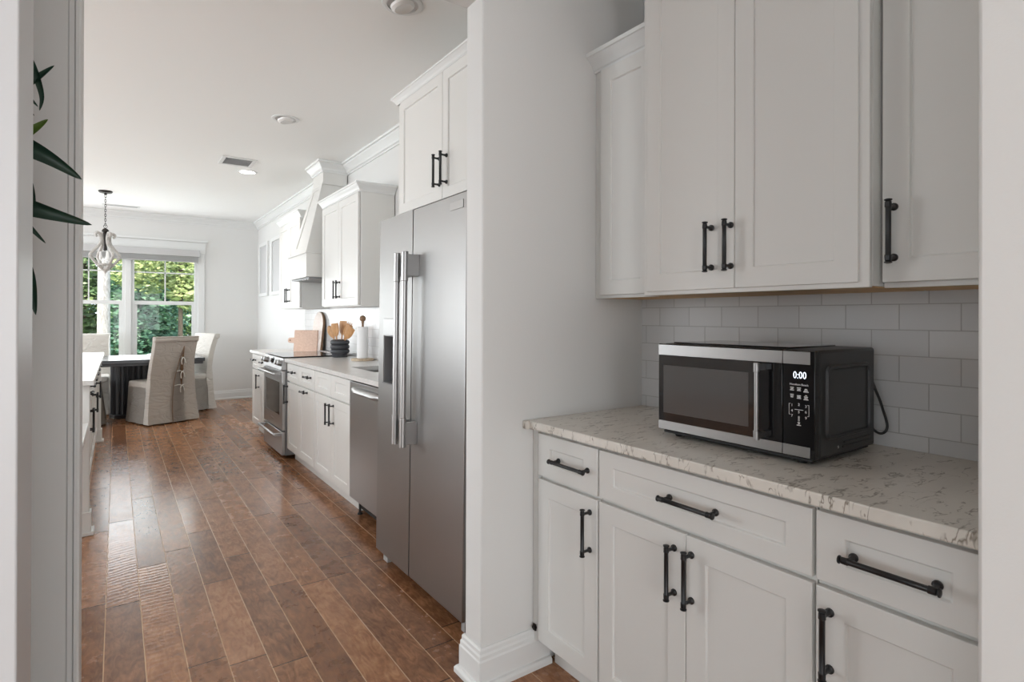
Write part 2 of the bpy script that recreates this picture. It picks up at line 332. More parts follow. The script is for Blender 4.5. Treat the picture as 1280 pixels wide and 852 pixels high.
def tube(bm, pts, r, seg=10, cap=True, flat=1.0, up=None):
    pts = [Vector(p) for p in pts]; rings = []
    rr = r if isinstance(r, (list, tuple)) else [r] * len(pts)
    prev = None
    for i, p in enumerate(pts):
        d = (pts[min(i+1, len(pts)-1)] - pts[max(i-1, 0)]).normalized()
        if up is not None: u = d.cross(Vector(up)).normalized()
        elif prev is None: _, u, _ = frame_axes(d)
        else: u = (prev - d * prev.dot(d)).normalized()
        prev = u; w = d.cross(u)
        rings.append([bm.verts.new(p + (u * math.cos(2*PI*k/seg) * flat + w * math.sin(2*PI*k/seg)) * rr[i]) for k in range(seg)])
    for a, b in zip(rings, rings[1:]):
        for k in range(seg): bm.faces.new((a[k], a[(k+1)%seg], b[(k+1)%seg], b[k]))
    if cap: bm.faces.new(rings[0][::-1]); bm.faces.new(rings[-1])
def sweep(bm, prof, path, side=1, closed=False):
    """prof: (out, z) points, closed polygon; path: (x, y) points; out goes to the left of the path for side=1"""
    P = [Vector((x, y)) for x, y in path]; n = len(P); rings = []
    for i in range(n):
        ds = []
        if i > 0: ds.append((P[i] - P[i-1]).normalized())
        if i < n-1: ds.append((P[i+1] - P[i]).normalized())
        ns = [Vector((-d.y, d.x)) * side for d in ds]
        if len(ns) == 2:
            m = (ns[0] + ns[1]); m = m / max(1e-6, m.dot(ns[0]))
        else: m = ns[0]
        rings.append([bm.verts.new((P[i].x + m.x*o, P[i].y + m.y*o, z)) for o, z in prof])
    k = len(prof)
    for a, b in zip(rings, rings[1:]):
        for j in range(k): bm.faces.new((a[j], a[(j+1)%k], b[(j+1)%k], b[j]))
    bm.faces.new(rings[0]); bm.faces.new(rings[-1][::-1])
def shaker(bm, xf, y0, y1, z0, z1, st=0.06, rl=None, th=0.019, dep=0.008, sgn=-1):
    """recessed-panel front facing sgn*X, its face at xf"""
    rl = st if rl is None else rl
    s = sgn
    def ring(x, a, b): return [bm.verts.new((x, yy, zz)) for yy, zz in ((y0+a, z0+b), (y1-a, z0+b), (y1-a, z1-b), (y0+a, z1-b))]
    back = ring(xf - s*th, 0, 0); f0 = ring(xf, 0, 0); f1 = ring(xf, st, rl)
    f2 = ring(xf - s*dep, st+0.003, rl+0.003)
    for a, b in ((back, f0), (f0, f1), (f1, f2)):
        for k in range(4): bm.faces.new((a[k], a[(k+1)%4], b[(k+1)%4], b[k]))
    bm.faces.new(f2); bm.faces.new(back[::-1])
def pull(bm, x, y, z, length, axis='z', s=-1, k=1.0):
    """bar pull with turned ends; (x, y, z) is the centre of the foot line on the door face; it stands out by 35 mm towards s*X"""
    bx = x + s*0.034*k
    d = Vector((0, 0, 1)) if axis == 'z' else Vector((0, 1, 0))
    c = Vector((bx, y, z)); L = length
    p = [(0, 0.004), (0.0015, 0.0085), (0.004, 0.0088), (0.006, 0.0055), (0.008, 0.0072), (0.020, 0.0076), (0.022, 0.0062)]
    prof = p + [(L - t, r) for t, r in reversed(p)]
    lathe(bm, c - d*(L/2), d, prof, 14)
    for e in (-1, 1):
        q = c + d * e * (L/2 - 0.0165)
        lathe(bm, (x, q.y, q.z), (s, 0, 0), [(0, 0.0095), (0.004, 0.0095), (0.007, 0.006), (0.014, 0.0045), (0.026, 0.0045), (0.030, 0.006), (0.034, 0.006)], 12)
def finish(bm, name, mats, smooth=True, bevel=0.0, org=(0, 0, 0), ang=0.6, seg=2):
    bmesh.ops.recalc_face_normals(bm, faces=bm.faces[:])
    if any(abs(c) > 1e-9 for c in org): bmesh.ops.translate(bm, vec=-Vector(org), verts=bm.verts[:])
    me = bpy.data.meshes.new(name); bm.to_mesh(me); bm.free()
    for m in (mats if isinstance(mats, (list, tuple)) else [mats]): me.materials.append(MATS[m])
    if smooth:
        for p in me.polygons: p.use_smooth = True
        me.set_sharp_from_angle(angle=ang)
    o = bpy.data.objects.new(name, me); COL.objects.link(o)
    if bevel > 0:
        md = o.modifiers.new('bevel', 'BEVEL'); md.width = bevel; md.segments = seg; md.limit_method = 'ANGLE'; md.angle_limit = 0.7
        md.harden_normals = False
    return o
def root_of(o):
    while o.parent: o = o.parent
    return o
def part(parent, name, bm, mat, bevel=0.0, label=None, smooth=True, ang=0.6, seg=2):
    o = finish(bm, name, mat, smooth, bevel, ORG[root_of(parent).name], ang, seg)
    o.parent = parent
    if label: o['label'] = label
    return o
def thing(name, label, cat, loc=(0, 0, 0), group=None):
    o = bpy.data.objects.new(name, None); COL.objects.link(o); o.location = loc; o.empty_display_size = 0.1
    o['label'] = label; o['category'] = cat
    if group: o['group'] = group
    ORG[o.name] = tuple(loc); return o
def solo(name, bm, mat, label, cat, loc=(0, 0, 0), group=None, bevel=0.0, kind=None, ang=0.6):
    o = finish(bm, name, mat, True, bevel, loc, ang); o.location = loc
    o['label'] = label; o['category'] = cat
    if group: o['group'] = group
    if kind: o['kind'] = kind
    ORG[o.name] = tuple(loc); return o
def struct(name, bm, mat, bevel=0.0, parent=None, ang=0.6):
    o = finish(bm, name, mat, True, bevel, ang=ang); o['kind'] = 'structure'
    ORG[o.name] = (0, 0, 0)
    if parent: o.parent = parent
    return o
def NB(): return bmesh.new()
def text_part(parent, name, s, size, origin, mat, depth=0.0006, align='CENTER', sx=1.0, label=None):
    """lettering that faces -X, read by someone looking along +X"""
    cu = bpy.data.curves.new(name, 'FONT'); cu.body = s; cu.size = size; cu.align_x = align; cu.align_y = 'CENTER'; cu.extrude = depth
    cu.resolution_u = 2
    t = bpy.data.objects.new(name, cu); COL.objects.link(t)
    dg = bpy.context.evaluated_depsgraph_get(); me = bpy.data.meshes.new_from_object(t.evaluated_get(dg))
    bpy.data.objects.remove(t)
    M = Matrix(((0, 0, -1, 0), (-sx, 0, 0, 0), (0, 1, 0, 0), (0, 0, 0, 1)))
    M.translation = Vector(origin) - Vector(ORG[root_of(parent).name])
    me.transform(M); me.materials.clear(); me.materials.append(MATS[mat])
    o = bpy.data.objects.new(name, me); COL.objects.link(o); o.parent = parent
    if label: o['label'] = label
    return o

CEIL = 2.785
XW = 1.86          # kitchen / pantry back wall plane
YF = 9.75          # far wall plane
# ------------------------------------------------------------------ room shell
b = NB(); box(b, -5.2, 3.2, -4.2, 9.95, -0.12, 0.0); struct('floor', b, 'hardwood')
b = NB(); box(b, -5.2, 3.2, -4.2, 9.95, CEIL, CEIL+0.12); struct('ceiling', b, 'ceiling_paint')
b = NB(); box(b, XW, XW+0.12, 0.05, 9.87, 0, CEIL); struct('wall_right', b, 'wall_paint')
# far wall with an opening for the three sashes
b = NB()
wz0, wz1 = 0.62, 2.24
box(b, -5.1, -1.60, YF, YF+0.14, 0, CEIL); box(b, 1.02, XW+0.12, YF, YF+0.14, 0, CEIL)
box(b, -1.60, 1.02, YF, YF+0.14, 0, wz0); box(b, -1.60, 1.02, YF, YF+0.14, wz1, CEIL)
struct('wall_far', b, 'wall_paint')
# family-room side, with glazed openings
b = NB()
box(b, -5.12, -5.0, 1.77, 2.1, 0, CEIL); box(b, -5.12, -5.0, 3.6, 6.8, 0, CEIL); box(b, -5.12, -5.0, 9.3, 9.87, 0, CEIL)
for y0, y1, zs in ((2.1, 3.6, 0.85), (6.8, 9.3, 0.25)):
    box(b, -5.12, -5.0, y0, y1, 0, zs); box(b, -5.12, -5.0, y0, y1, 2.45, CEIL)
struct('wall_left', b, 'wall_paint')
# wall between kitchen and pantry passage, with the cased opening
b = NB()
box(b, 1.04, XW, 1.66, 1.77, 0, CEIL)
struct('wall_partition', b, 'wall_paint', bevel=0.006)
b = NB(); box(b, -0.069, 1.04, 1.66, 1.77, 2.414, CEIL); struct('wall_header', b, 'wall_paint')
b = NB(); box(b, -3.52, -0.069, 1.66, 1.77, 0, CEIL); box(b, -5.12, -4.88, 1.66, 1.77, 0, CEIL); box(b, -4.88, -3.52, 1.66, 1.77, 0, 0.55); box(b, -4.88, -3.52, 1.66, 1.77, 2.43, CEIL); struct('wall_passage', b, 'wall_paint')
b = NB(); box(b, -4.88, -3.52, 1.69, 1.75, 0.55, 0.61); box(b, -4.88, -3.52, 1.69, 1.75, 2.37, 2.43)
for k in range(3): box(b, -4.88+0.65*k, -4.82+0.65*k, 1.69, 1.75, 0.61, 2.37)
struct('window_8', b, 'trim_white')  # invented window, out of view, put in for the passage fill lamp
# pantry end wall (right edge of the view) and the wall with the near jamb on the left
b = NB(); box(b, 1.04, 3.1, 0.05, 0.284, 0, CEIL); struct('wall_near_right', b, 'wall_paint', bevel=0.006)
b = NB(); box(b, -3.4, -0.10, 0.80, 0.905, 0, CEIL); struct('wall_near_left', b, 'wall_paint')
b = NB(); box(b, -3.52, -3.4, -4.0, -2.8, 0, CEIL); box(b, -3.52, -3.4, -0.4, 1.66, 0, CEIL); box(b, -3.52, -3.4, -2.8, -0.4, 0, 0.45); box(b, -3.52, -3.4, -2.8, -0.4, 2.45, CEIL); struct('wall_front_left', b, 'wall_paint')
b = NB(); box(b, -3.48, -3.42, -2.8, -0.4, 0.45, 0.51); box(b, -3.48, -3.42, -2.8, -0.4, 2.39, 2.45)
for k in range(4): box(b, -3.48, -3.42, -2.8+0.78*k, -2.74+0.78*k, 0.51, 2.39)
struct('window_7', b, 'trim_white')  # unseen window added to go with the front-side fill lamp
b = NB(); box(b, 3.0, 3.12, -4.0, 0.05, 0, CEIL); struct('wall_front_right', b, 'wall_paint')
b = NB()
box(b, -3.5, -2.5, -4.12, -4.0, 0, CEIL); box(b, 1.3, 3.1, -4.12, -4.0, 0, CEIL)
box(b, -2.5, 1.3, -4.12, -4.0, 0, 0.45); box(b, -2.5, 1.3, -4.12, -4.0, 2.45, CEIL)
struct('wall_back', b, 'wall_paint')

# casings at the two openings on the left
def casing_prof(x_edge, w, y_face, s, t=0.018):
    """flat board with a stepped outer bead, standing on the wall face y_face; s = -1 faces the camera"""
    return [(x_edge, y_face), (x_edge, y_face+s*t*1.0), (x_edge-0.004, y_face+s*t*1.25), (x_edge-0.010, y_face+s*t*1.25), (x_edge-0.013, y_face+s*t*0.7),
            (x_edge-0.022, y_face+s*t*0.7), (x_edge-0.025, y_face+s*t*0.45), (x_edge-w, y_face+s*t*0.35), (x_edge-w, y_face)]
b = NB()
P = casing_prof(-0.069, 0.09, 1.66, -1, 0.009)
lo = [b.verts.new((x, y, 0)) for x, y in P]; hi = [b.verts.new((x, y, CEIL-0.001)) for x, y in P]
for i in range(len(P)): b.faces.new((lo[i], lo[(i+1)%len(P)], hi[(i+1)%len(P)], hi[i]))
b.faces.new(lo); b.faces.new(hi[::-1])
struct('trim_1', b, 'trim_white', ang=0.3)
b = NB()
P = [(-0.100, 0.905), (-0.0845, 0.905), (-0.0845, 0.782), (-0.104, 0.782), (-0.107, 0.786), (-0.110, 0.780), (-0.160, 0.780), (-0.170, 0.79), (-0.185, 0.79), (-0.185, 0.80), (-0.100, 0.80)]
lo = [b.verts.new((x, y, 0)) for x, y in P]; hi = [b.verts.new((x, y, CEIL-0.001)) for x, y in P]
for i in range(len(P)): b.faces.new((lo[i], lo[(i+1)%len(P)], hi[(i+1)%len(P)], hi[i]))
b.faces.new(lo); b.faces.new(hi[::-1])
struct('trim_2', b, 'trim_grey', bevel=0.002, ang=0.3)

# baseboards
BB = [(0, 0), (0.030, 0), (0.030, 0.016), (0.024, 0.024), (0.016, 0.026), (0.016, 0.098), (0.013, 0.104), (0.013, 0.116), (0.009, 0.122), (0.009, 0.134), (0.005, 0.140), (0, 0.141)]
b = NB(); sweep(b, BB, [(1.335, 1.66), (1.04, 1.66), (1.04, 1.77), (1.10, 1.77)], side=1); struct('baseboard_partition', b, 'trim_white', bevel=0.0008, ang=0.3)
b = NB(); sweep(b, BB, [(-4.9, YF), (XW, YF), (XW, 6.95)], side=-1); struct('baseboard_far', b, 'trim_white', ang=0.3)
# crown mouldings on the ceiling line
CR = [(0, CEIL-0.105), (0.010, CEIL-0.105), (0.012, CEIL-0.092), (0.024, CEIL-0.086), (0.030, CEIL-0.070), (0.050, CEIL-0.048), (0.066, CEIL-0.034), (0.070, CEIL-0.022), (0.084, CEIL-0.018), (0.086, CEIL-0.0005), (0, CEIL-0.0005)]
b = NB(); sweep(b, CR, [(-4.99, YF), (XW, YF), (XW, 5.76)], side=-1); struct('trim_3', b, 'trim_white', ang=0.3)
b = NB(); sweep(b, CR, [(XW, 5.44), (XW, 1.78)], side=-1); struct('trim_4', b, 'trim_white', ang=0.3)

# far windows: two sashes in view, one more behind the jamb
def win(idx, x0, x1):
    b = NB(); y0, y1 = YF+0.02, YF+0.10
    f = 0.045
    box(b, x0, x0+f, y0, y1, wz0, wz1); box(b, x1-f, x1, y0, y1, wz0, wz1)
    box(b, x0+f, x1-f, y0, y1, wz0, wz0+0.06); box(b, x0+f, x1-f, y0, y1, wz1-0.05, wz1)
    w = struct('window_%d' % idx, b, 'trim_white', bevel=0.003)
    b = NB(); box(b, x0+f, x1-f, YF+0.03, YF+0.075, 1.462, 1.515); o = part(w, 'meeting_rail', b, 'trim_white'); 
    b = NB(); xm = (x0+x1)/2
    box(b, xm-0.008, xm+0.008, YF+0.05, YF+0.064, 1.515, wz1-0.05); box(b, x0+f, x1-f, YF+0.05, YF+0.064, 1.925, 1.942)
    part(w, 'muntin', b, 'trim_white')
    b = NB(); box(b, x0+f, x0+f+0.035, YF+0.035, YF+0.07, wz0+0.06, 1.462); box(b, x1-f-0.035, x1-f, YF+0.035, YF+0.07, wz0+0.06, 1.462)
    box(b, x0+f, x1-f, YF+0.035, YF+0.07, wz0+0.06, wz0+0.11)
    part(w, 'lower_sash', b, 'trim_white', bevel=0.002)
    b = NB(); box(b, x0+f, x1-f, YF+0.055, YF+0.059, 1.515, wz1-0.05); part(w, 'upper_pane', b, 'window_glass')
    b = NB(); box(b, x0+f+0.035, x1-f-0.035, YF+0.05, YF+0.054, wz0+0.11, 1.462); part(w, 'lower_pane', b, 'window_glass')
win(1, 0.165, 1.015); win(2, -0.745, 0.108); win(3, -1.59, -0.79)
b = NB()
box(b, 0.100, 0.172, YF-0.012, YF+0.12, wz0, wz1); box(b, -0.80, -0.74, YF-0.012, YF+0.12, wz0, wz1)
box(b, 1.012, 1.10, YF-0.018, YF+0.02, wz0-0.02, wz1); box(b, -1.69, -1.59, YF-0.018, YF+0.02, wz0-0.02, wz1)
box(b, -1.70, 1.11, YF-0.020, YF+0.02, wz1, wz1+0.17); box(b, -1.73, 1.14, YF-0.05, YF+0.01, wz1+0.17, wz1+0.20)
box(b, -1.73, 1.14, YF-0.06, YF+0.02, wz0-0.05, wz0); box(b, -1.70, 1.11, YF-0.018, YF, wz0-0.14, wz0-0.05)
struct('trim_5', b, 'trim_white', bevel=0.003)
# raised horizontal blind across the windows
t = thing('window_blind', 'white horizontal blind raised to the top of the far windows', 'blind', (-0.29, YF-0.06, 2.28))
b = NB(); box(b, -1.62, 1.03, YF-0.085, YF-0.025, 2.185, 2.285); part(t, 'valance', b, 'blind_white', bevel=0.004)
b = NB()
for k in range(9): box(b, -1.60, 1.01, YF-0.078, YF-0.030, 2.115+0.0075*k, 2.119+0.0075*k)
part(t, 'slat_stack', b, 'blind_white')
b = NB(); box(b, -1.60, 1.01, YF-0.078, YF-0.030, 2.100, 2.112); part(t, 'bottom_rail', b, 'blind_white', bevel=0.002)

# side windows (outside the frame) that the daylight enters by
def side_win(idx, y0, y1, n, zs=0.25):
    b = NB()
    box(b, -5.09, -5.03, y0, y1, zs, zs+0.06); box(b, -5.09, -5.03, y0, y1, 2.39, 2.45)
    for k in range(n+1):
        yy = y0 + (y1-y0-0.06)*k/n; box(b, -5.09, -5.03, yy, yy+0.06, zs+0.06, 2.39)
    w = struct('window_%d' % idx, b, 'trim_white')
side_win(4, 2.1, 3.6, 2, 0.85); side_win(5, 6.8, 9.3, 3)
b = NB()
box(b, -2.5, 1.3, -4.09, -4.03, 0.45, 0.51); box(b, -2.5, 1.3, -4.09, -4.03, 2.39, 2.45)
for k in range(5): box(b, -2.5+0.935*k, -2.44+0.935*k, -4.09, -4.03, 0.51, 2.39)
struct('window_6', b, 'trim_white')

# ------------------------------------------------------------------ cabinet builders
STEP = 0.003
def door_on(t, xf, y0, y1, z0, z1, handle=None, s=-1, name='door', st=0.06, rl=None, split=None, label=None):
    """handle: ('z'|'y', y, z, length)"""
    b = NB(); shaker(b, xf, y0, y1, z0, z1, st, rl, sgn=s)
    if split is not None:
        b.free(); b = NB()
        shaker(b, xf, y0, split, z0, z1, st, rl, sgn=s); shaker(b, xf, split, y1, z0, z1, st, rl, sgn=s)
    d = part(t, name, b, 'cabinet_white', bevel=0.0018)
    for h in ([handle] if isinstance(handle, tuple) else (handle or [])):
        ax, y, z, L = h
        b = NB(); pull(b, xf, y, z, L, ax, s)
        part(d, 'handle', b, 'black_metal', label='black bar pull with turned ends')
    return d
CRN = [(0, 0), (0.006, 0), (0.007, 0.008), (0.012, 0.012), (0.017, 0.022), (0.028, 0.036), (0.040, 0.046), (0.044, 0.052), (0.050, 0.054), (0.052, 0.068), (0, 0.068)]
def crown_on(t, path, z, side, k=1.0):
    b = NB(); sweep(b, [(o*k, z+h*k) for o, h in CRN], path, side); part(t, 'crown_moulding', b, 'trim_white', ang=0.3)

# ------------------------------------------------------------------ pantry: base cabinets
DX = 1.262; PBOT = 0.112; PTOP = 0.868
t = thing('base_cabinet', 'narrow white base cabinet with one drawer, against the passage wall end', 'cabinet', (1.5, 1.48, 0))
b = NB(); box(b, DX+0.02, XW-0.008, 1.3145, 1.657, 0.105, 0.883); part(t, 'body', b, 'cabinet_white')
b = NB(); box(b, DX+0.002, DX+0.02, 1.630, 1.657, 0.105, 0.883); part(t, 'filler_strip', b, 'cabinet_white', bevel=0.001)
b = NB(); box(b, 1.347, XW-0.01, 1.3145, 1.630, 0.0, 0.105); part(t, 'toe_kick', b, 'cabinet_white')
door_on(t, DX, 1.3175, 1.6265, 0.7165, PTOP, ('y', 1.435, 0.790, 0.18), name='drawer', st=0.066, rl=0.047)
door_on(t, DX, 1.3175, 1.6265, PBOT, 0.7035, ('z', 1.350, 0.596, 0.155))
b = NB(); box(b, 1.252, 1.280, 1.633, 1.648, 0.150, 0.158); box(b, 1.256, 1.262, 1.633, 1.648, 0.143, 0.165); part(t, 'hinge', b, 'bronze', label='small dark metal hinge')
t = thing('base_cabinet', 'wide white base cabinet with one broad drawer over two doors, in the pantry', 'cabinet', (1.5, 0.97, 0))
b = NB(); box(b, DX+0.02, XW-0.008, 0.6335, 1.3115, 0.105, 0.883); part(t, 'body', b, 'cabinet_white')
b = NB(); box(b, 1.347, XW-0.01, 0.6335, 1.3115, 0.0, 0.105); part(t, 'toe_kick', b, 'cabinet_white')
door_on(t, DX, 0.6365, 1.3085, 0.7165, PTOP, ('y', 0.9545, 0.790, 0.18), name='drawer', st=0.061, rl=0.047)
door_on(t, DX, 0.9755, 1.3085, PBOT, 0.7035, ('z', 1.012, 0.594, 0.155))
door_on(t, DX, 0.6365, 0.9725, PBOT, 0.7035, ('z', 0.955, 0.594, 0.155))
t = thing('base_cabinet', 'white base cabinet with one drawer and one door at the near end of the pantry', 'cabinet', (1.5, 0.45, 0))
b = NB(); box(b, DX+0.02, XW-0.008, 0.287, 0.6305, 0.105, 0.883); part(t, 'body', b, 'cabinet_white')
b = NB(); box(b, 1.347, XW-0.01, 0.287, 0.6305, 0.0, 0.105); part(t, 'toe_kick', b, 'cabinet_white')
door_on(t, DX, 0.320, 0.6275, 0.7165, PTOP, ('y', 0.4765, 0.790, 0.18), name='drawer', st=0.061, rl=0.047)
door_on(t, DX, 0.320, 0.6275, PBOT, 0.7035, ('z', 0.598, 0.594, 0.155))
b = NB(); box(b, DX+0.002, DX+0.02, 0.287, 0.317, 0.105, 0.883); part(t, 'filler_strip', b, 'cabinet_white')
b = NB(); box(b, 1.232, XW-0.001, 0.2855, 1.6585, 0.884, 0.914); box(b, 1.215, 1.2319, 1.6335, 1.6585, 0.884, 0.914)
solo('countertop', b, 'quartz', 'beige speckled stone countertop carrying the microwave', 'countertop', (1.5, 1.0, 0.884), bevel=0.004)
b = NB(); box(b, XW-0.0075, XW-0.0005, 0.2855, 1.6595, 0.9145, 1.43); struct('wall_tile_pantry', b, 'subway_tile')

# ------------------------------------------------------------------ pantry: wall cabinets
UF = 1.573; UB = 1.366
t = thing('wall_cabinet', 'white wall cabinet with crown, leftmost of the pantry uppers, in the corner', 'cabinet', (1.7, 1.49, UB))
b = NB(); box(b, UF+0.020, XW-0.009, 1.345, 1.657, UB+0.004, 2.275); box(b, UF+0.004, UF+0.020, 1.345, 1.657, UB, 2.275); part(t, 'body', b, 'cabinet_white', bevel=0.001)
b = NB(); box(b, UF+0.021, XW-0.010, 1.348, 1.655, UB+0.001, UB+0.0035); part(t, 'underside_panel', b, 'plywood', label='bare wood underside')
door_on(t, UF-0.015, 1.349, 1.613, UB+0.012, 2.262, None, st=0.055)
crown_on(t, [(UF+0.002, 1.6585), (UF+0.002, 1.3425)], 2.268, -1)
t = thing('wall_cabinet', 'tall white wall cabinet with two doors, standing forward over the microwave', 'cabinet', (1.7, 0.98, UB))
b = NB(); box(b, 1.5215, XW-0.009, 0.6205, 1.340, UB+0.004, 2.50); box(b, 1.505, 1.5210, 0.6205, 1.340, UB, 2.50); part(t, 'body', b, 'cabinet_white', bevel=0.002)
b = NB(); box(b, 1.523, XW-0.010, 0.624, 1.338, UB+0.001, UB+0.0035); part(t, 'underside_panel', b, 'plywood', label='bare wood underside')
door_on(t, 1.5, 0.987, 1.324, 1.379, 2.49, ('z', 1.064, 1.506, 0.155), st=0.058)
door_on(t, 1.5, 0.645, 0.984, 1.379, 2.49, ('z', 0.997, 1.506, 0.155), st=0.058)
crown_on(t, [(1.502, 1.338), (1.502, 0.6225), (XW-0.01, 0.6225)], 2.5, -1)
t = thing('wall_cabinet', 'white wall cabinet with one long pull, rightmost of the pantry uppers', 'cabinet', (1.7, 0.45, UB))
b = NB(); box(b, UF+0.020, XW-0.009, 0.287, 0.617, UB+0.004, 2.275); box(b, UF+0.004, UF+0.020, 0.287, 0.617, UB, 2.275); part(t, 'body', b, 'cabinet_white', bevel=0.001)
b = NB(); box(b, UF+0.021, XW-0.010, 0.290, 0.615, UB+0.001, UB+0.0035); part(t, 'underside_panel', b, 'plywood', label='bare wood underside')
door_on(t, UF-0.015, 0.292, 0.6145, 1.379, 2.262, ('z', 0.588, 1.501, 0.157), st=0.058)
crown_on(t, [(UF+0.002, 0.6175), (UF+0.002, 0.2855)], 2.268, -1)

# ------------------------------------------------------------------ microwave
MX, MY0, MY1, MZ0, MZ1 = 1.425, 0.712, 1.207, 0.932, 1.208
mw = thing('microwave', 'black and steel countertop microwave showing 0:00 on the pantry counter', 'microwave', (1.59, 0.96, 0.914))
b = NB(); box(b, MX+0.022, MX+0.335, MY0, MY1, MZ0, MZ1); body = part(mw, 'casing', b, 'black_plastic', bevel=0.008, seg=3)
b = NB(); box(b, MX+0.05, MX+0.30, MY0+0.09, MY1-0.02, MZ1+0.0003, MZ1+0.004); part(body, 'top_plate', b, 'black_gloss', bevel=0.002)
# pressed side panel: raised rim with a sunken field
b = NB()
def rrect(x0, x1, z0, z1, r, y, n=5):
    pts = []
    for cx, cz, a0 in ((x1-r, z1-r, 0), (x0+r, z1-r, 90), (x0+r, z0+r, 180), (x1-r, z0+r, 270)):
        for k in range(n+1):
            a = math.radians(a0 + 90*k/n); pts.append((cx + r*math.cos(a), y, cz + r*math.sin(a)))
    return pts
def ringstack(b, rings, capend=True):
    vs = [[b.verts.new(p) for p in r] for r in rings]
    for a, c in zip(vs, vs[1:]):
        n = len(a)
        for k in range(n): b.faces.new((a[k], a[(k+1)%n], c[(k+1)%n], c[k]))
    if capend: b.faces.new(vs[-1])
x0, x1 = MX+0.052, MX+0.300
ringstack(b, [rrect(x0, x1, MZ0+0.045, MZ1-0.038, 0.022, MY0-0.0002), rrect(x0+0.004, x1-0.004, MZ0+0.049, MZ1-0.042, 0.019, MY0-0.0065),
              rrect(x0+0.010, x1-0.010, MZ0+0.055, MZ1-0.048, 0.015, MY0-0.0065), rrect(x0+0.013, x1-0.013, MZ0+0.058, MZ1-0.051, 0.013, MY0-0.0012)])
part(body, 'side_panel', b, 'black_plastic', ang=0.35)
b = NB()
box(b, MX+0.14, MX+0.315, MY0-0.003, MY0-0.0002, MZ0+0.018, MZ0+0.022); box(b, MX+0.15, MX+0.305, MY0-0.003, MY0-0.0002, MZ0+0.030, MZ0+0.033)
part(body, 'vent_rib', b, 'black_plastic')
b = NB(); lathe(b, (MX+0.118, MY0, MZ0+0.022), (0, -1, 0), [(0, 0.0045), (0.0015, 0.0045), (0.0025, 0.002)], 10); part(body, 'screw', b, 'chrome')
b = NB()
box(b, MX+0.012, MX+0.325, MY0+0.012, MY1-0.012, MZ0-0.008, MZ0+0.001)
for fx_ in (MX+0.04, MX+0.29):
    for fy_ in (MY0+0.05, MY1-0.05): lathe(b, (fx_, fy_, 0.9145), (0, 0, 1), [(0, 0.011), (0.010, 0.013)], 12)
part(mw, 'base', b, 'rubber_dark', bevel=0.003)
# door
YS = 0.7955
b = NB(); box(b, MX+0.001, MX+0.0215, YS+0.0008, MY1, MZ0+0.003, MZ1-0.001); door = part(mw, 'door', b, 'black_gloss', bevel=0.002)
b = NB(); box(b, MX-0.0005, MX+0.002, YS+0.001, MY1-0.001, 1.172, 1.2045); part(door, 'top_strip', b, 'stainless_brushed', bevel=0.0006, label='brushed steel strip')
b = NB(); box(b, MX-0.0005, MX+0.002, YS+0.001, MY1-0.001, 0.937, 0.964); part(door, 'bottom_strip', b, 'stainless_brushed', bevel=0.0006, label='brushed steel strip')
b = NB(); ringstack(b, [[(MX+0.0008, y, z) for y, z in ((0.893, 0.990), (1.187, 0.990), (1.187, 1.140), (0.893, 1.140))]]); part(door, 'window', b, 'microwave_glass', label='see-through dark glass')
b = NB()
hx = MX-0.034; hy = 0.848
lathe(b, (hx, hy, 0.966), (0, 0, 1), [(0, 0.0075), (0.001, 0.0082), (0.024, 0.0082), (0.025, 0.0062), (0.180, 0.0062), (0.181, 0.0082), (0.204, 0.0082), (0.205, 0.0075)], 18)
for zz in (0.978, 1.159): box(b, hx, MX+0.001, hy-0.0052, hy+0.0052, zz-0.008, zz+0.008)
part(door, 'handle', b, 'stainless_brushed', bevel=0.0004, label='vertical steel bar handle')
# control panel
b = NB(); box(b, MX+0.001, MX+0.0215, MY0, YS-0.0008, MZ0+0.003, MZ1-0.001); cp = part(mw, 'control_panel', b, 'black_gloss', bevel=0.002)
b = NB(); box(b, MX-0.0005, MX+0.002, MY0+0.012, YS-0.001, 1.172, 1.2045); part(cp, 'top_strip', b, 'stainless_brushed', bevel=0.0006, label='brushed steel strip')
b = NB(); box(b, MX-0.0005, MX+0.002, MY0+0.012, YS-0.001, 0.937, 0.964); part(cp, 'bottom_strip', b, 'stainless_brushed', bevel=0.0006, label='brushed steel strip')
PY = 0.7525
text_part(cp, 'display', '0:00', 0.026, (MX+0.0004, PY-0.002, 1.1435), 'display_digits', 0.0003, sx=0.78, label='lit clock digits')
text_part(cp, 'brand_lettering', 'Hamilton Beach', 0.0075, (MX+0.0004, PY, 1.120), 'print_white', 0.0003)
b = NB()
def rowbars(yc, zc, ws):
    for k, w_ in enumerate(ws): box(b, MX+0.0002, MX+0.0009, yc-w_/2, yc+w_/2, zc-0.0034*k-0.0011, zc-0.0034*k+0.0007)
for yc, zc, ws in ((PY+0.018, 1.112, (0.009, 0.007, 0.010)), (PY, 1.112, (0.010, 0.008, 0.010)), (PY-0.018, 1.110, (0.006, 0.009, 0.013)),
                   (PY+0.018, 1.094, (0.009, 0.008, 0.007)), (PY, 1.092, (0.010, 0.009, 0.011)), (PY-0.018, 1.094, (0.005, 0.010, 0.008, 0.012))):
    rowbars(yc, zc, ws); part(cp, 'key_label', b, 'print_white', smooth=False); b = NB()
rowbars(PY, 1.0235, (0.006, 0.004, 0.011)); part(cp, 'key_label', b, 'print_white', smooth=False); b = NB()
box(b, MX+0.0002, MX+0.0009, PY-0.011, PY+0.011, 1.0555, 1.0566)
part(cp, 'divider_print', b, 'print_white', smooth=False)
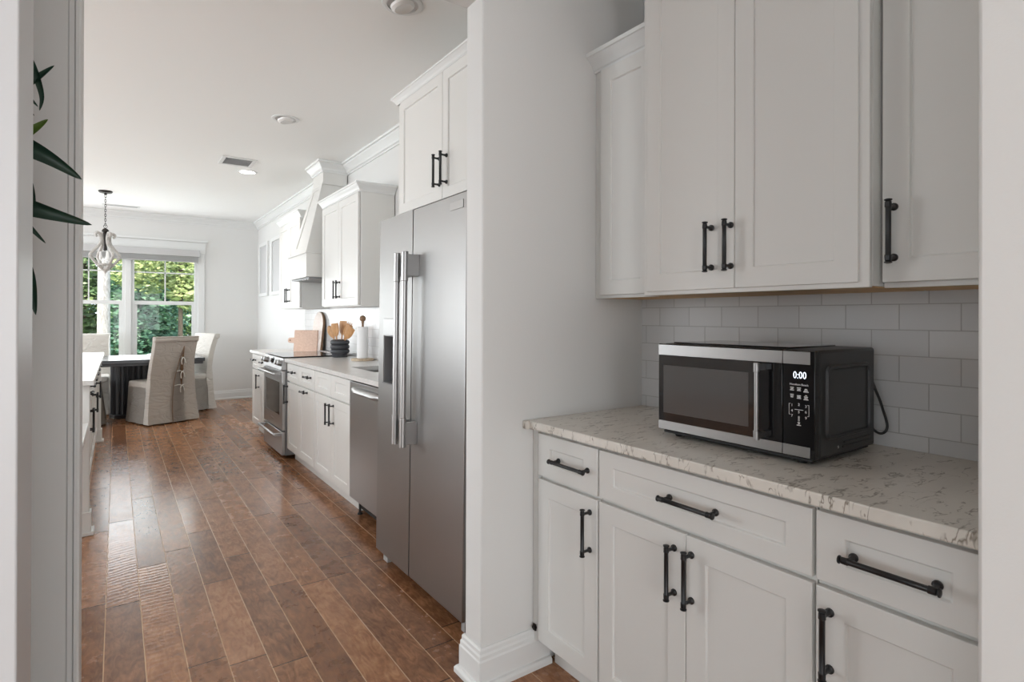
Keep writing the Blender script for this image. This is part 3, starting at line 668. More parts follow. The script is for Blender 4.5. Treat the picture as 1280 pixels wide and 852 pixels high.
for sgn in (-1, 1):
    b = NB(); box(b, MX+0.0002, MX+0.0009, PY+sgn*0.0255-0.0004, PY+sgn*0.0255+0.0004, 1.042, 1.070)
    for zz in (1.042, 1.070): box(b, MX+0.0002, MX+0.0009, PY+sgn*0.0235-0.002, PY+sgn*0.0235+0.002, zz-0.0004, zz+0.0004)
    part(cp, 'bracket_print', b, 'print_white', smooth=False)
for txt, yc, zc in (('1', .018, 1.066), ('2', 0, 1.069), ('3', -.018, 1.066), ('4', .018, 1.052), ('5', 0, 1.050), ('6', -.018, 1.052), ('7', .018, 1.039), ('8', 0, 1.036), ('9', -.018, 1.037), ('0', 0, 1.0295)):
    text_part(cp, 'key_digit', txt, 0.0095, (MX+0.0004, PY+yc, zc), 'print_white', 0.0003)
# power cord
b = NB()
pts = []
for k in range(25):
    u = k/24.0; a = -PI*0.15 + u*PI*1.25
    pts.append((MX+0.352 + 0.028*math.sin(u*PI), MY0+0.03 - 0.040*math.sin(min(1, u*1.15)*PI)**0.9, 0.995 + 0.115*u - 0.055*math.sin(u*PI)**2*(1-u)*2))
pts = [(MX+0.335, 0.722, 0.980)] + [(MX+0.345, 0.712, 0.967), (MX+0.358, 0.705, 0.962), (MX+0.368, 0.698, 0.968), (MX+0.372, 0.695, 0.982), (MX+0.371, 0.698, 1.003), (MX+0.366, 0.704, 1.030), (MX+0.360, 0.710, 1.058), (MX+0.352, 0.717, 1.085), (MX+0.335, 0.722, 1.12)]
# subdivide smoothly
def catmull(pts, n=6):
    P = [Vector(p) for p in pts]; out = []
    for i in range(len(P)-1):
        p0 = P[max(i-1, 0)]; p1 = P[i]; p2 = P[i+1]; p3 = P[min(i+2, len(P)-1)]
        for k in range(n):
            s = k/n; out.append(0.5*((2*p1) + (-p0+p2)*s + (2*p0-5*p1+4*p2-p3)*s*s + (-p0+3*p1-3*p2+p3)*s**3))
    out.append(P[-1]); return out
tube(b, catmull(pts), 0.0036, 10); part(mw, 'power_cord', b, 'rubber_dark')

# ------------------------------------------------------------------ refrigerator
FY0, FY1, FX = 1.957, 2.868, 1.135
fr = thing('refrigerator', 'tall stainless steel side-by-side refrigerator with water dispenser', 'refrigerator', (FX, 2.41, 0.0))
fr.rotation_euler = (0, 0.0112, 0)
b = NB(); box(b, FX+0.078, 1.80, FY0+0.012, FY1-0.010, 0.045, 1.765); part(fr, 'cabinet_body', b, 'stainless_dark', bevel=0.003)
b = NB(); box(b, FX+0.11, FX+0.14, FY0+0.03, FY1-0.03, 0.012, 0.044); part(fr, 'kick_grille', b, 'rubber_dark')
YSPL = 2.463
# freezer door (left) with dispenser opening
b = NB()
dy0, dy1, dz0, dz1 = 2.635, 2.802, 0.945, 1.282
box(b, FX, FX+0.072, YSPL+0.003, dy0, 0.062, 1.802); box(b, FX, FX+0.072, dy1, FY1, 0.062, 1.802)
box(b, FX, FX+0.072, dy0, dy1, 0.062, dz0); box(b, FX, FX+0.072, dy0, dy1, dz1, 1.802)
bmesh.ops.remove_doubles(b, verts=b.verts[:], dist=1e-6)
fd = part(fr, 'freezer_door', b, 'stainless', smooth=False)
b = NB(); box(b, FX, FX+0.072, FY0, YSPL-0.003, 0.062, 1.802); rd = part(fr, 'fridge_door', b, 'stainless', bevel=0.004)
b = NB(); box(b, FX-0.004, FX+0.05, dy0+0.001, dy1-0.001, 1.195, dz1-0.001); dp = part(fd, 'dispenser_panel', b, 'stainless_light', bevel=0.001)
b = NB()
box(b, FX+0.055, FX+0.060, dy0, dy1, dz0, 1.195); box(b, FX+0.004, FX+0.055, dy0, dy0+0.004, dz0, 1.195); box(b, FX+0.004, FX+0.055, dy1-0.004, dy1, dz0, 1.195)
box(b, FX-0.006, FX+0.055, dy0, dy1, dz0, dz0+0.006); box(b, FX+0.004, FX+0.055, dy0, dy1, 1.190, 1.195)
part(fd, 'dispenser_recess', b, 'recess_grey', label='dark recess of the water dispenser')
b = NB(); lathe(b, (FX+0.03, 2.72, 1.192), (0, 0, -1), [(0, 0.012), (0.02, 0.010), (0.03, 0.006)], 12); box(b, FX+0.045, FX+0.052, 2.70, 2.74, 1.03, 1.16); part(fd, 'dispenser_lever', b, 'black_plastic')
def fridge_handle(door, y, s):
    b = NB(); z0, z1 = 0.690, 1.592; xh = FX-0.066
    lathe(b, (xh, y, z0), (0, 0, 1), [(0, 0.016), (0.001, 0.017), (0.136, 0.017), (0.137, 0.0142), (z1-z0-0.137, 0.0142), (z1-z0-0.136, 0.017), (z1-z0-0.001, 0.017), (z1-z0, 0.016)], 24)
    for zz in (z0+0.012, z1-0.112): box(b, xh, FX-0.0002, y-0.015*1, y+0.015, zz, zz+0.100)
    part(door, 'handle', b, 'stainless_brushed', bevel=0.001, label='thick round steel bar handle on square brackets')
fridge_handle(fd, 2.492, 1); fridge_handle(rd, 2.405, -1)
b = NB(); box(b, FX-0.003, FX-0.0002, 1.985, 2.095, 1.738, 1.772); bd = part(rd, 'badge', b, 'stainless_light', bevel=0.0008)
b = NB(); box(b, FX-0.0036, FX-0.0028, 1.987, 2.093, 1.752, 1.770); part(bd, 'badge_plate', b, 'stainless_dark') if False else b.free()
for yy, z in ((2.84, 0.0), (1.985, 0.0)):
    b = NB(); box(b, FX+0.03, FX+0.11, yy-0.055 if yy > 2.4 else yy, yy if yy > 2.4 else yy+0.03, 0.002, 0.060)
    part(fr, 'foot', b, 'pot_grey', bevel=0.002, label='grey levelling foot')

# cabinet over the refrigerator
t = thing('wall_cabinet', 'white cabinet with crown above the refrigerator', 'cabinet', (1.56, 2.38, 1.85))
b = NB(); box(b, 1.272, XW-0.009, 1.786, 2.896, 1.85, 2.455); part(t, 'body', b, 'cabinet_white', bevel=0.001)
door_on(t, 1.25, 2.352, 2.836, 1.845, 2.445, ('z', 2.377, 1.978, 0.156), st=0.05)
door_on(t, 1.25, 1.868, 2.349, 1.845, 2.445, ('z', 2.306, 1.978, 0.156), st=0.05)
crown_on(t, [(1.262, 1.79), (1.262, 2.897), (XW-0.01, 2.897)], 2.4535, 1, 0.56)
t = thing('end_panel', 'white tall end panel standing at the far side of the refrigerator', 'panel', (1.55, 2.888, 0))
b = NB(); box(b, 1.262, XW-0.009, 2.880, 2.896, 0.001, 1.848); part(t, 'board', b, 'cabinet_white', bevel=0.001)
t2 = thing('end_panel', 'narrow white filler between the refrigerator and the passage wall', 'panel', (1.55, 1.80, 0))
b = NB(); box(b, 1.262, XW-0.009, 1.788, 1.808, 0.001, 1.848); part(t2, 'board', b, 'cabinet_white', bevel=0.001)

# ------------------------------------------------------------------ kitchen base run
KX = 1.262
# sink base
t = thing('base_cabinet', 'white sink base cabinet with two false fronts, between dishwasher and drawers', 'cabinet', (1.55, 4.05, 0))
b = NB(); box(b, KX+0.02, XW-0.008, 3.642, 4.462, 0.10, 0.70); box(b, KX+0.02, KX+0.04, 3.642, 4.462, 0.70, 0.882); part(t, 'body', b, 'cabinet_white')
b = NB(); box(b, KX+0.072, XW-0.01, 3.642, 4.462, 0, 0.10); part(t, 'toe_kick', b, 'cabinet_white')
door_on(t, KX, 4.052, 4.459, 0.717, 0.872, None, name='false_front', st=0.085, rl=0.042); door_on(t, KX, 3.645, 4.049, 0.717, 0.872, None, name='false_front', st=0.085, rl=0.042)
door_on(t, KX, 4.052, 4.459, 0.106, 0.704, ('z', 4.078, 0.592, 0.156)); door_on(t, KX, 3.645, 4.049, 0.106, 0.704, ('z', 3.990, 0.596, 0.156))
# drawer base next to the range
t = thing('base_cabinet', 'white base cabinet with two small drawers beside the range', 'cabinet', (1.55, 4.9, 0))
b = NB(); box(b, KX+0.02, XW-0.008, 4.467, 5.318, 0.10, 0.882); part(t, 'body', b, 'cabinet_white')
b = NB(); box(b, KX+0.072, XW-0.01, 4.467, 5.318, 0, 0.10); part(t, 'toe_kick', b, 'cabinet_white')
door_on(t, KX, 4.922, 5.315, 0.717, 0.872, ('y', 5.085, 0.806, 0.13), name='drawer', st=0.085, rl=0.042)
door_on(t, KX, 4.470, 4.919, 0.717, 0.872, ('y', 4.605, 0.806, 0.13), name='drawer', st=0.085, rl=0.042)
door_on(t, KX, 4.922, 5.315, 0.106, 0.704, ('z', 5.295, 0.594, 0.172)); door_on(t, KX, 4.470, 4.919, 0.106, 0.704, ('y', 4.71, 0.676, 0.13))
# beyond the range
t = thing('base_cabinet', 'white base cabinet at the far end of the run, beyond the range', 'cabinet', (1.55, 6.5, 0))
b = NB(); box(b, KX+0.02, XW-0.008, 6.100, 6.905, 0.10, 0.882); part(t, 'body', b, 'cabinet_white')
b = NB(); box(b, KX+0.072, XW-0.01, 6.100, 6.905, 0, 0.10); part(t, 'toe_kick', b, 'cabinet_white')
door_on(t, KX, 6.503, 6.902, 0.717, 0.872, ('y', 6.76, 0.810, 0.13), name='drawer', st=0.06, rl=0.042)
door_on(t, KX, 6.103, 6.500, 0.717, 0.872, ('y', 6.30, 0.810, 0.13), name='drawer', st=0.06, rl=0.042)
door_on(t, KX, 6.503, 6.902, 0.106, 0.704, ('z', 6.53, 0.592, 0.156)); door_on(t, KX, 6.103, 6.500, 0.106, 0.704, None)
# countertops
sx0, sx1, sy0, sy1 = 1.44, 1.76, 3.665, 4.14
b = NB()
box(b, 1.24, sx0, 2.9205, 5.325, 0.884, 0.914); box(b, sx1, XW-0.001, 2.9205, 5.325, 0.884, 0.914)
box(b, sx0, sx1, 2.9205, sy0, 0.884, 0.914); box(b, sx0, sx1, sy1, 5.325, 0.884, 0.914)
bmesh.ops.remove_doubles(b, verts=b.verts[:], dist=1e-6)
solo('countertop', b, 'quartz_pale', 'long pale stone countertop with the sink cut into it', 'countertop', (1.55, 4.1, 0.884))
b = NB(); box(b, 1.24, XW-0.001, 6.095, 6.932, 0.884, 0.914)
solo('countertop', b, 'quartz_pale', 'short pale stone countertop beyond the range at the far end', 'countertop', (1.55, 6.5, 0.884), bevel=0.003)
t = thing('sink', 'stainless undermount sink set in the long kitchen countertop', 'sink', (1.60, 3.90, 0.70))
b = NB()
box(b, sx0-0.008, sx0, sy0-0.008, sy1+0.008, 0.705, 0.8835); box(b, sx1, sx1+0.008, sy0-0.008, sy1+0.008, 0.705, 0.8835)
box(b, sx0, sx1, sy0-0.008, sy0, 0.705, 0.8835); box(b, sx0, sx1, sy1, sy1+0.008, 0.705, 0.8835); box(b, sx0, sx1, sy0, sy1, 0.7025, 0.710)
part(t, 'basin', b, 'stainless_light')
b = NB(); lathe(b, (1.60, 3.90, 0.7105), (0, 0, 1), [(0, 0.045), (0.002, 0.045), (0.002, 0.03), (0.0015, 0.0)], 20); part(t, 'drain', b, 'chrome')
b = NB(); box(b, XW-0.0075, XW-0.0005, 2.9205, 6.95, 0.9145, 1.376); struct('wall_tile_kitchen', b, 'subway_tile')
# dishwasher
t = thing('dishwasher', 'stainless dishwasher with a curved pocket handle beside the refrigerator', 'dishwasher', (1.55, 3.33, 0))
b = NB(); box(b, KX+0.028, 1.83, 3.040, 3.636, 0.115, 0.868); part(t, 'tub', b, 'stainless_dark')
b = NB(); box(b, KX-0.006, KX+0.027, 3.034, 3.638, 0.112, 0.872); dd = part(t, 'door', b, 'stainless_light', bevel=0.004)
b = NB()
pr = [(KX-0.0065, 0.842), (KX-0.020, 0.838), (KX-0.032, 0.826), (KX-0.036, 0.812), (KX-0.030, 0.800), (KX-0.016, 0.795), (KX-0.0065, 0.795)]
n = 14; rings = []
for i in range(n+1):
    u = i/n; y = 3.075 + u*0.52; k = min(1, 6*u*(1-u) + 0.12)
    rings.append([(KX-0.0065 + (x-KX+0.0065)*k, y, 0.818+(z-0.818)*(0.55+0.45*k)) for x, z in pr])
ringstack(b, rings); b.faces.new([v for v in list(b.verts)[:len(pr)]][::-1])
part(dd, 'handle', b, 'stainless_brushed', label='curved full-width steel handle')
b = NB(); box(b, KX+0.06, KX+0.08, 3.04, 3.636, 0.03, 0.11)
for yy in (3.10, 3.58): lathe(b, (KX+0.045, yy, 0.0), (0, 0, 1), [(0, 0.016), (0.01, 0.016), (0.012, 0.008), (0.114, 0.008)], 10)
part(t, 'toe_panel', b, 'rubber_dark', label='dark toe panel and feet')
t = thing('filler_panel', 'narrow white filler strip between dishwasher and refrigerator panel', 'panel', (1.4, 2.98, 0))
b = NB(); box(b, KX, KX+0.02, 2.898, 3.030, 0.001, 0.882); part(t, 'board', b, 'cabinet_white', bevel=0.001)

# ------------------------------------------------------------------ range
RY0, RY1, RX = 5.330, 6.088, 1.222
rg = thing('range_cooker', 'stainless slide-in range with front knobs and oven window', 'range', (1.5, 5.71, 0))
b = NB(); box(b, RX+0.03, XW-0.025, RY0+0.003, RY1-0.003, 0.035, 0.905); part(rg, 'body', b, 'stainless_dark')
b = NB(); box(b, RX, RX+0.028, RY0+0.002, RY1-0.002, 0.040, 0.248); dr = part(rg, 'drawer', b, 'stainless_light', bevel=0.003)
b = NB(); box(b, RX, RX+0.029, RY0+0.002, RY1-0.002, 0.262, 0.800); od = part(rg, 'oven_door', b, 'stainless_light', bevel=0.003)
def bar_handle(parent, z, y0, y1, xs, r=0.011):
    b = NB(); xh = xs-0.055
    lathe(b, (xh, y0, z), (0, 1, 0), [(0, r*0.9), (0.002, r), (y1-y0-0.002, r), (y1-y0, r*0.9)], 16)
    for yy in (y0+0.012, y1-0.052): box(b, xh-0.006, xs-0.0003, yy, yy+0.040, z-0.012, z+0.012)
    part(parent, 'handle', b, 'stainless_brushed', bevel=0.0015, label='horizontal steel bar handle')
bar_handle(dr, 0.222, RY0+0.02, RY1-0.02, RX); bar_handle(od, 0.770, RY0+0.02, RY1-0.02, RX)
b = NB(); box(b, RX-0.002, RX-0.0003, 5.420, 5.998, 0.375, 0.392); box(b, RX-0.002, RX-0.0003, 5.420, 5.998, 0.692, 0.700)
box(b, RX-0.002, RX-0.0003, 5.412, 5.424, 0.375, 0.700); box(b, RX-0.002, RX-0.0003, 5.994, 6.006, 0.375, 0.700)
part(od, 'window_frame', b, 'stainless_brushed')
b = NB(); box(b, RX-0.0012, RX-0.0002, 5.424, 5.994, 0.392, 0.692); part(od, 'oven_window', b, 'oven_glass', label='dark oven glass')
b = NB(); box(b, RX-0.002, RX-0.0003, 5.655, 5.765, 0.318, 0.336); part(od, 'badge', b, 'stainless_brushed', bevel=0.0005)
# sloped control panel
b = NB()
hexa(b, [(RX-0.010, RY0+0.002, 0.808), (RX+0.06, RY0+0.002, 0.808), (RX+0.06, RY1-0.002, 0.808), (RX-0.010, RY1-0.002, 0.808)],
        [(RX+0.012, RY0+0.002, 0.912), (RX+0.06, RY0+0.002, 0.912), (RX+0.06, RY1-0.002, 0.912), (RX+0.012, RY1-0.002, 0.912)])
cpan = part(rg, 'control_panel', b, 'stainless_light', bevel=0.002)
for yk in (5.375, 5.475, 5.945, 6.045):
    b = NB(); lathe(b, (RX+0.001, yk, 0.868), (-1, 0, 0.2), [(0, 0.030), (0.006, 0.030), (0.008, 0.024), (0.034, 0.022), (0.036, 0.018)], 20)
    part(cpan, 'knob', b, 'stainless_brushed', label='round steel knob')
b = NB(); lathe(b, (RX+0.001, 5.71, 0.875), (-1, 0, 0.2), [(0, 0.030), (0.004, 0.030), (0.005, 0.020), (0.016, 0.018)], 20); part(cpan, 'dial', b, 'black_gloss', label='dark round dial')
b = NB(); box(b, RX+0.012, XW-0.09, RY0-0.001, RY1+0.001, 0.9145, 0.926); ct = part(rg, 'cooktop', b, 'black_gloss', bevel=0.002, label='black glass cooktop')
for cx_, cy_, r_ in ((1.40, 5.52, 0.105), (1.40, 5.90, 0.08), (1.64, 5.52, 0.08), (1.64, 5.90, 0.105)):
    b = NB(); ringstack(b, [[(cx_+rr*math.cos(2*PI*k/32), cy_+rr*math.sin(2*PI*k/32), 0.9264) for k in range(32)] for rr in (r_-0.002, r_)], False)
    part(ct, 'burner_ring', b, 'vent_grey')
b = NB(); box(b, XW-0.088, XW-0.03, RY0, RY1, 0.9145, 0.935); part(rg, 'rear_guard', b, 'stainless_brushed', bevel=0.003)

# ------------------------------------------------------------------ kitchen wall cabinets
def upper(label, y0, y1, xf, zb, zt, hy, loc):
    t = thing('wall_cabinet', label, 'cabinet', loc)
    b = NB(); box(b, xf+0.022, XW-0.009, y0, y1, zb, zt); part(t, 'body', b, 'cabinet_white', bevel=0.001)
    ym = (y0+y1)/2
    door_on(t, xf, ym+0.0015, y1-0.012, zb+0.008, zt-0.012, ('z', ym+0.036, zb+0.145, 0.155))
    door_on(t, xf, y0+0.012, ym-0.0015, zb+0.008, zt-0.012, ('z', ym-0.036, zb+0.145, 0.155))
    return t
t = upper('white wall cabinet with two doors on the near side of the range hood', 4.300, 5.262, 1.55, 1.377, 2.285, None, (1.7, 4.78, 1.377))
crown_on(t, [(XW-0.01, 4.298), (1.562, 4.298), (1.562, 5.264)], 2.279, 1)
t = upper('white wall cabinet with two doors on the far side of the range hood', 6.02, 6.93, 1.55, 1.377, 2.33, None, (1.7, 6.48, 1.377))
crown_on(t, [(XW-0.01, 6.018), (1.562, 6.018), (1.562, 6.935)], 2.324, 1)

# range hood
rh = thing('range_hood', 'white tapered wooden range hood above the range', 'range hood', (1.6, 5.7, 1.66))
hx0 = 1.43; hy0, hy1 = 5.332, 6.005
b = NB(); box(b, hx0, XW-0.009, hy0, hy1, 1.662, 1.880); lb = part(rh, 'lower_box', b, 'cabinet_white', bevel=0.002)
b = NB(); box(b, hx0-0.008, XW-0.009, hy0-0.008, hy1+0.008, 1.8805, 1.892); box(b, hx0-0.006, hx0-0.0005, hy0-0.006, hy1+0.006, 1.656, 1.668); part(rh, 'band', b, 'cabinet_white', bevel=0.002)
b = NB(); box(b, hx0+0.03, XW-0.02, hy0+0.03, hy1-0.03, 1.645, 1.6615); ins = part(rh, 'filter_insert', b, 'stainless_dark', label='steel filter insert on the underside')
for yk in (5.45, 5.53, 5.61):
    b = NB(); lathe(b, (hx0+0.05, yk, 1.645), (0, 0, -1), [(0, 0.008), (0.006, 0.007)], 10)
    part(ins, 'button', b, 'chrome')
b0 = [(1.448, 5.385, 1.892), (XW-0.009, 5.385, 1.892), (XW-0.009, 5.930, 1.892), (1.448, 5.930, 1.892)]
t0 = [(1.62, 5.47, 2.572), (XW-0.009, 5.47, 2.572), (XW-0.009, 5.78, 2.572), (1.62, 5.78, 2.572)]
b = NB(); hexa(b, b0, t0); tp = part(rh, 'taper', b, 'cabinet_white', bevel=0.002)
b = NB()
def lerp(a, c, u): return tuple(a[i] + (c[i]-a[i])*u for i in range(3))
def strip_on_taper(b, u0, u1, v0, v1, th=0.007):
    """board lying on the sloped front; u along the width from the near side, v up the slope"""
    def P(u, v, o):
        lo_ = lerp(b0[0], b0[3], u); hi_ = lerp(t0[0], t0[3], u); p = lerp(lo_, hi_, v); return (p[0]-o, p[1], p[2])
    hexa(b, [P(u0, v0, 0.0005), P(u1, v0, 0.0005), P(u1, v1, 0.0005), P(u0, v1, 0.0005)], [P(u0, v0, th), P(u1, v0, th), P(u1, v1, th), P(u0, v1, th)])
strip_on_taper(b, 0.0, 0.22, 0, 1); strip_on_taper(b, 0.78, 1.0, 0, 1); strip_on_taper(b, 0.22, 0.78, 0.93, 1); strip_on_taper(b, 0.22, 0.78, 0, 0.1)
part(tp, 'trim_board', b, 'cabinet_white', bevel=0.001)
b = NB(); box(b, 1.617, XW-0.009, 5.455, 5.79, 2.5725, CEIL-0.001); part(rh, 'chimney', b, 'cabinet_white', bevel=0.002)
b = NB(); box(b, 1.609, XW-0.009, 5.447, 5.798, 2.566, 2.578); part(rh, 'neck_band', b, 'cabinet_white', bevel=0.002)
b = NB(); sweep(b, [(o, z+0.0) for o, z in [(p[0]*0.74, p[1]) for p in CR]], [(XW-0.009, 5.4545), (1.6165, 5.4545), (1.6165, 5.7905), (XW-0.009, 5.7905)], side=1); part(rh, 'crown_moulding', b, 'trim_white', ang=0.3)

# ------------------------------------------------------------------ island
t = thing('kitchen_island', 'white island with black pulls, seen along its side at the left', 'island', (-0.65, 5.7, 0))
b = NB(); box(b, -1.15, -0.178, 4.19, 7.20, 0.0, 0.883); part(t, 'body', b, 'cabinet_white')
b = NB()
for y0 in (7.140,): box(b, -0.20, -0.128, y0, y0+0.075, 0.0, 0.883); box(b, -0.21, -0.118, y0-0.010, y0+0.085, 0.0, 0.135); box(b, -0.22, -0.104, y0-0.022, y0+0.097, 0.0, 0.022)
part(t, 'end_post', b, 'cabinet_white', bevel=0.003); b = NB()
for y0 in (4.150,): box(b, -0.20, -0.128, y0, y0+0.075, 0.0, 0.883); box(b, -0.21, -0.118, y0-0.010, y0+0.085, 0.0, 0.135); box(b, -0.22, -0.104, y0-0.022, y0+0.097, 0.0, 0.022)
part(t, 'end_post', b, 'cabinet_white', bevel=0.003); b = NB()
box(b, -1.15, -0.2005, 4.160, 4.1895, 0.0, 0.883)
box(b, -1.15, -0.2105, 4.142, 4.1595, 0.0, 0.125); box(b, -1.15, -0.2205, 4.128, 4.1415, 0.0, 0.022)
box(b, -1.15, -0.2005, 4.150, 4.1595, 0.80, 0.883)
part(t, 'end_panel', b, 'cabinet_white', bevel=0.003)
ys = [4.235, 4.715, 5.195, 5.675, 6.155, 6.635, 7.125]
hz = [4.45, 4.92, 5.38, 5.87, 6.35, 6.85]
for i in range(6): door_on(t, -0.157, ys[i]+0.002, ys[i+1]-0.002, 0.717, 0.872, ('y', (ys[i]+ys[i+1])/2, 0.80, 0.13), s=1, name='drawer', rl=0.042)
for i in range(6):
    hh = ys[i+1]-0.03 if i % 2 == 0 else ys[i]+0.03
    door_on(t, -0.157, ys[i]+0.002, ys[i+1]-0.002, 0.106, 0.704, ('z', hh, 0.592, 0.156), s=1)
b = NB(); box(b, -1.25, -0.105, 4.10, 7.27, 0.884, 0.914); solo('countertop', b, 'quartz_pale', 'pale stone countertop on the white island at the left', 'countertop', (-0.6, 5.7, 0.884), bevel=0.003)
# low white bench by the island end
t = thing('low_bench', 'low white bench top showing beside the near end of the island', 'bench', (-0.45, 3.6, 0))
b = NB(); box(b, -0.85, -0.132, 3.02, 4.10, 0.640, 0.669); part(t, 'top', b, 'trim_white', bevel=0.003)
for px_, py_ in ((-0.80, 3.07), (-0.80, 4.05), (-0.30, 3.07), (-0.30, 4.05)):
    b = NB(); box(b, px_-0.022, px_+0.022, py_-0.022, py_+0.022, 0.0, 0.6395); part(t, 'leg', b, 'trim_white', bevel=0.002)

# ------------------------------------------------------------------ things on the kitchen counter
# crock of wooden utensils
cx, cy = 1.712, 5.235
cr = thing('utensil_crock', 'dark ribbed ceramic crock on the long kitchen countertop', 'crock', (cx, cy, 0.9145))
b = NB()
prof = [(0, 0.066), (0.004, 0.069), (0.030, 0.070)]
for k in range(3):
    for j in range(7):
        a = -PI/2 + PI*j/6; prof.append((0.054 + 0.042*k + 0.021*math.sin(a), 0.072 + 0.016*math.cos(a)))
prof += [(0.164, 0.062), (0.150, 0.060), (0.012, 0.058)]
lathe(b, (cx, cy, 0.9145), (0, 0, 1), prof, 36); part(cr, 'jar', b, 'crock_ceramic', ang=1.2)
def utensil(label, tip, kind, base):   # one loose tool in the crock
    tipv = Vector(tip); bs = Vector(base); t = thing('wooden_utensil', label, 'utensil', tuple(bs), group=None)
    b = NB(); d = (tipv-bs); mid = bs + d*0.62
    tube(b, [bs, bs+d*0.35, mid], [0.0055, 0.006, 0.007], 8); part(t, 'handle', b, 'wood_light')
    b = NB(); dn = d.normalized(); side = Vector((0.60, -0.80, 0)); side = (side - dn*side.dot(dn)).normalized(); nr = dn.cross(side)
    L = (tipv-mid).length + 0.01; rings = []
    wd = {'spoon': [0.010, 0.026, 0.036, 0.040, 0.034, 0.012], 'spatula': [0.010, 0.030, 0.038, 0.041, 0.042, 0.039], 'fork': [0.010, 0.032, 0.039, 0.041, 0.041, 0.038]}[kind]
    for i, w_ in enumerate(wd):
        c = mid - dn*0.008 + dn*L*i/(len(wd)-1); ring = []
        for k in range(12):
            a = 2*PI*k/12; ring.append(c + side*math.cos(a)*w_ + nr*(math.sin(a)*0.0045 + (0.006*abs(math.cos(a))**2 if kind == 'spoon' else 0)))
        rings.append(ring)
    ringstack(b, rings); b.faces.new(list(b.verts)[:12][::-1])
    part(t, 'head', b, 'wood_light', ang=1.0)
    if kind == 'fork':
        b = NB()
        for q in (-0.021, -0.007, 0.007, 0.021): tube(b, [tipv+side*q-dn*0.004, tipv+side*q+dn*0.022], [0.0045, 0.003], 8)
        part(t, 'tine', b, 'wood_light')
zb = 0.93; V = (0.60, -0.80)
def ub(o, z): return (cx + V[0]*o, cy + V[1]*o, z)
utensil('wooden spoon leaning left in the dark crock', ub(-0.128, 1.200), 'spoon', ub(0.02, zb))
utensil('wooden flat turner standing left of centre in the crock', (cx-0.03+V[0]*-0.035, cy-0.03+V[1]*-0.035, 1.228), 'spatula', (cx-0.01, cy-0.01, zb))
utensil('wooden spatula at the centre back of the crock', (cx+0.02+V[0]*0.022, cy+0.02+V[1]*0.022, 1.250), 'spatula', ub(0.005, zb))
utensil('wooden fork leaning right in the crock', ub(0.105, 1.218), 'fork', ub(-0.02, zb))
utensil('broad wooden scoop tilted furthest right in the crock', (cx-0.03+V[0]*0.150, cy-0.03+V[1]*0.150, 1.190), 'spatula', ub(-0.025, zb+0.01))
# paper towel holder
hx_, hy_ = 1.742, 4.72
t = thing('paper_towel_holder', 'wooden paper towel holder with a round finial beside the sink', 'holder', (hx_, hy_, 0.9145))
b = NB(); lathe(b, (hx_, hy_, 0.9145), (0, 0, 1), [(0, 0.094), (0.002, 0.097), (0.016, 0.097), (0.018, 0.094)], 32); part(t, 'base', b, 'wood_tan')
b = NB(); lathe(b, (hx_, hy_, 0.933), (0, 0, 1), [(0, 0.010), (0.30, 0.010), (0.302, 0.013), (0.318, 0.013)], 14); part(t, 'post', b, 'wood_brown')
b = NB()
lathe(b, (hx_, hy_, 1.276-0.027), (0, 0, 1), [(0.027-0.027*math.cos(PI*k/10), 0.027*math.sin(PI*k/10)) for k in range(11)], 18, cap=False); part(t, 'finial', b, 'wood_brown')
b = NB(); lathe(b, (hx_, hy_, 0.934), (0, 0, 1), [(0, 0.012), (0, 0.045), (0.002, 0.047), (0.268, 0.047), (0.27, 0.045), (0.27, 0.012)], 32, cap=False)
solo('paper_towel_roll', b, 'paper', 'white paper towel roll on the wooden holder', 'paper towels', (hx_, hy_, 0.934))
# boards behind the range
t = thing('cutting_board', 'large arched wooden board leaning on the tile behind the range', 'cutting board', (1.83, 6.27, 0.9145))
b = NB(); seg = 18; y0, y1, z0, zs, zt = 6.105, 6.47, 0.9155, 1.20, 1.345
pts = [(y0, z0), (y1, z0)] + [((y0+y1)/2 + (y1-y0)/2*math.cos(PI*k/seg), zs + (zt-zs)*math.sin(PI*k/seg)) for k in range(seg+1)]
def lean(x, z): return x + (z-z0)*0.10
fr_ = [b.verts.new((lean(1.785, z), y, z)) for y, z in pts]; bk_ = [b.verts.new((lean(1.808, z), y, z)) for y, z in pts]
b.faces.new(fr_); b.faces.new(bk_[::-1])
for k in range(len(pts)): b.faces.new((fr_[k], fr_[(k+1)%len(pts)], bk_[(k+1)%len(pts)], bk_[k]))
part(t, 'board', b, 'wood_brown', bevel=0.003)
b = NB(); f3 = [b.verts.new((lean(1.7835, z), (y0+y1)/2+(y-(y0+y1)/2)*0.97, z0+0.004+(z-z0)*0.98)) for y, z in pts]; f4 = [b.verts.new((lean(1.7848, z), (y0+y1)/2+(y-(y0+y1)/2)*0.97, z0+0.004+(z-z0)*0.98)) for y, z in pts]
b.faces.new(f3); b.faces.new(f4[::-1])
for k in range(len(pts)): b.faces.new((f3[k], f3[(k+1)%len(pts)], f4[(k+1)%len(pts)], f4[k]))
part(t, 'face', b, 'wood_blond', label='pale smooth face')
t = thing('cutting_board', 'small square pinkish cutting board with a stub handle in front of the arched one', 'cutting board', (1.66, 6.42, 0.9145))
b = NB()
A = Vector((1.565, 6.335, 0)); B = Vector((1.758, 6.150, 0)); dv = (B-A).normalized(); nv = Vector((-dv.y, dv.x, 0))*1
def bp(u, z, o): p = A + dv*u + nv*(o + (z-0.9155)*0.12); return (p.x, p.y, z)
Lb = (B-A).length
out = [(0, 0.9155), (Lb, 0.9155), (Lb, 1.145), (0, 1.145), (0, 1.065), (-0.06, 1.062), (-0.072, 1.045), (-0.072, 1.025), (-0.06, 1.008), (0, 1.005)]
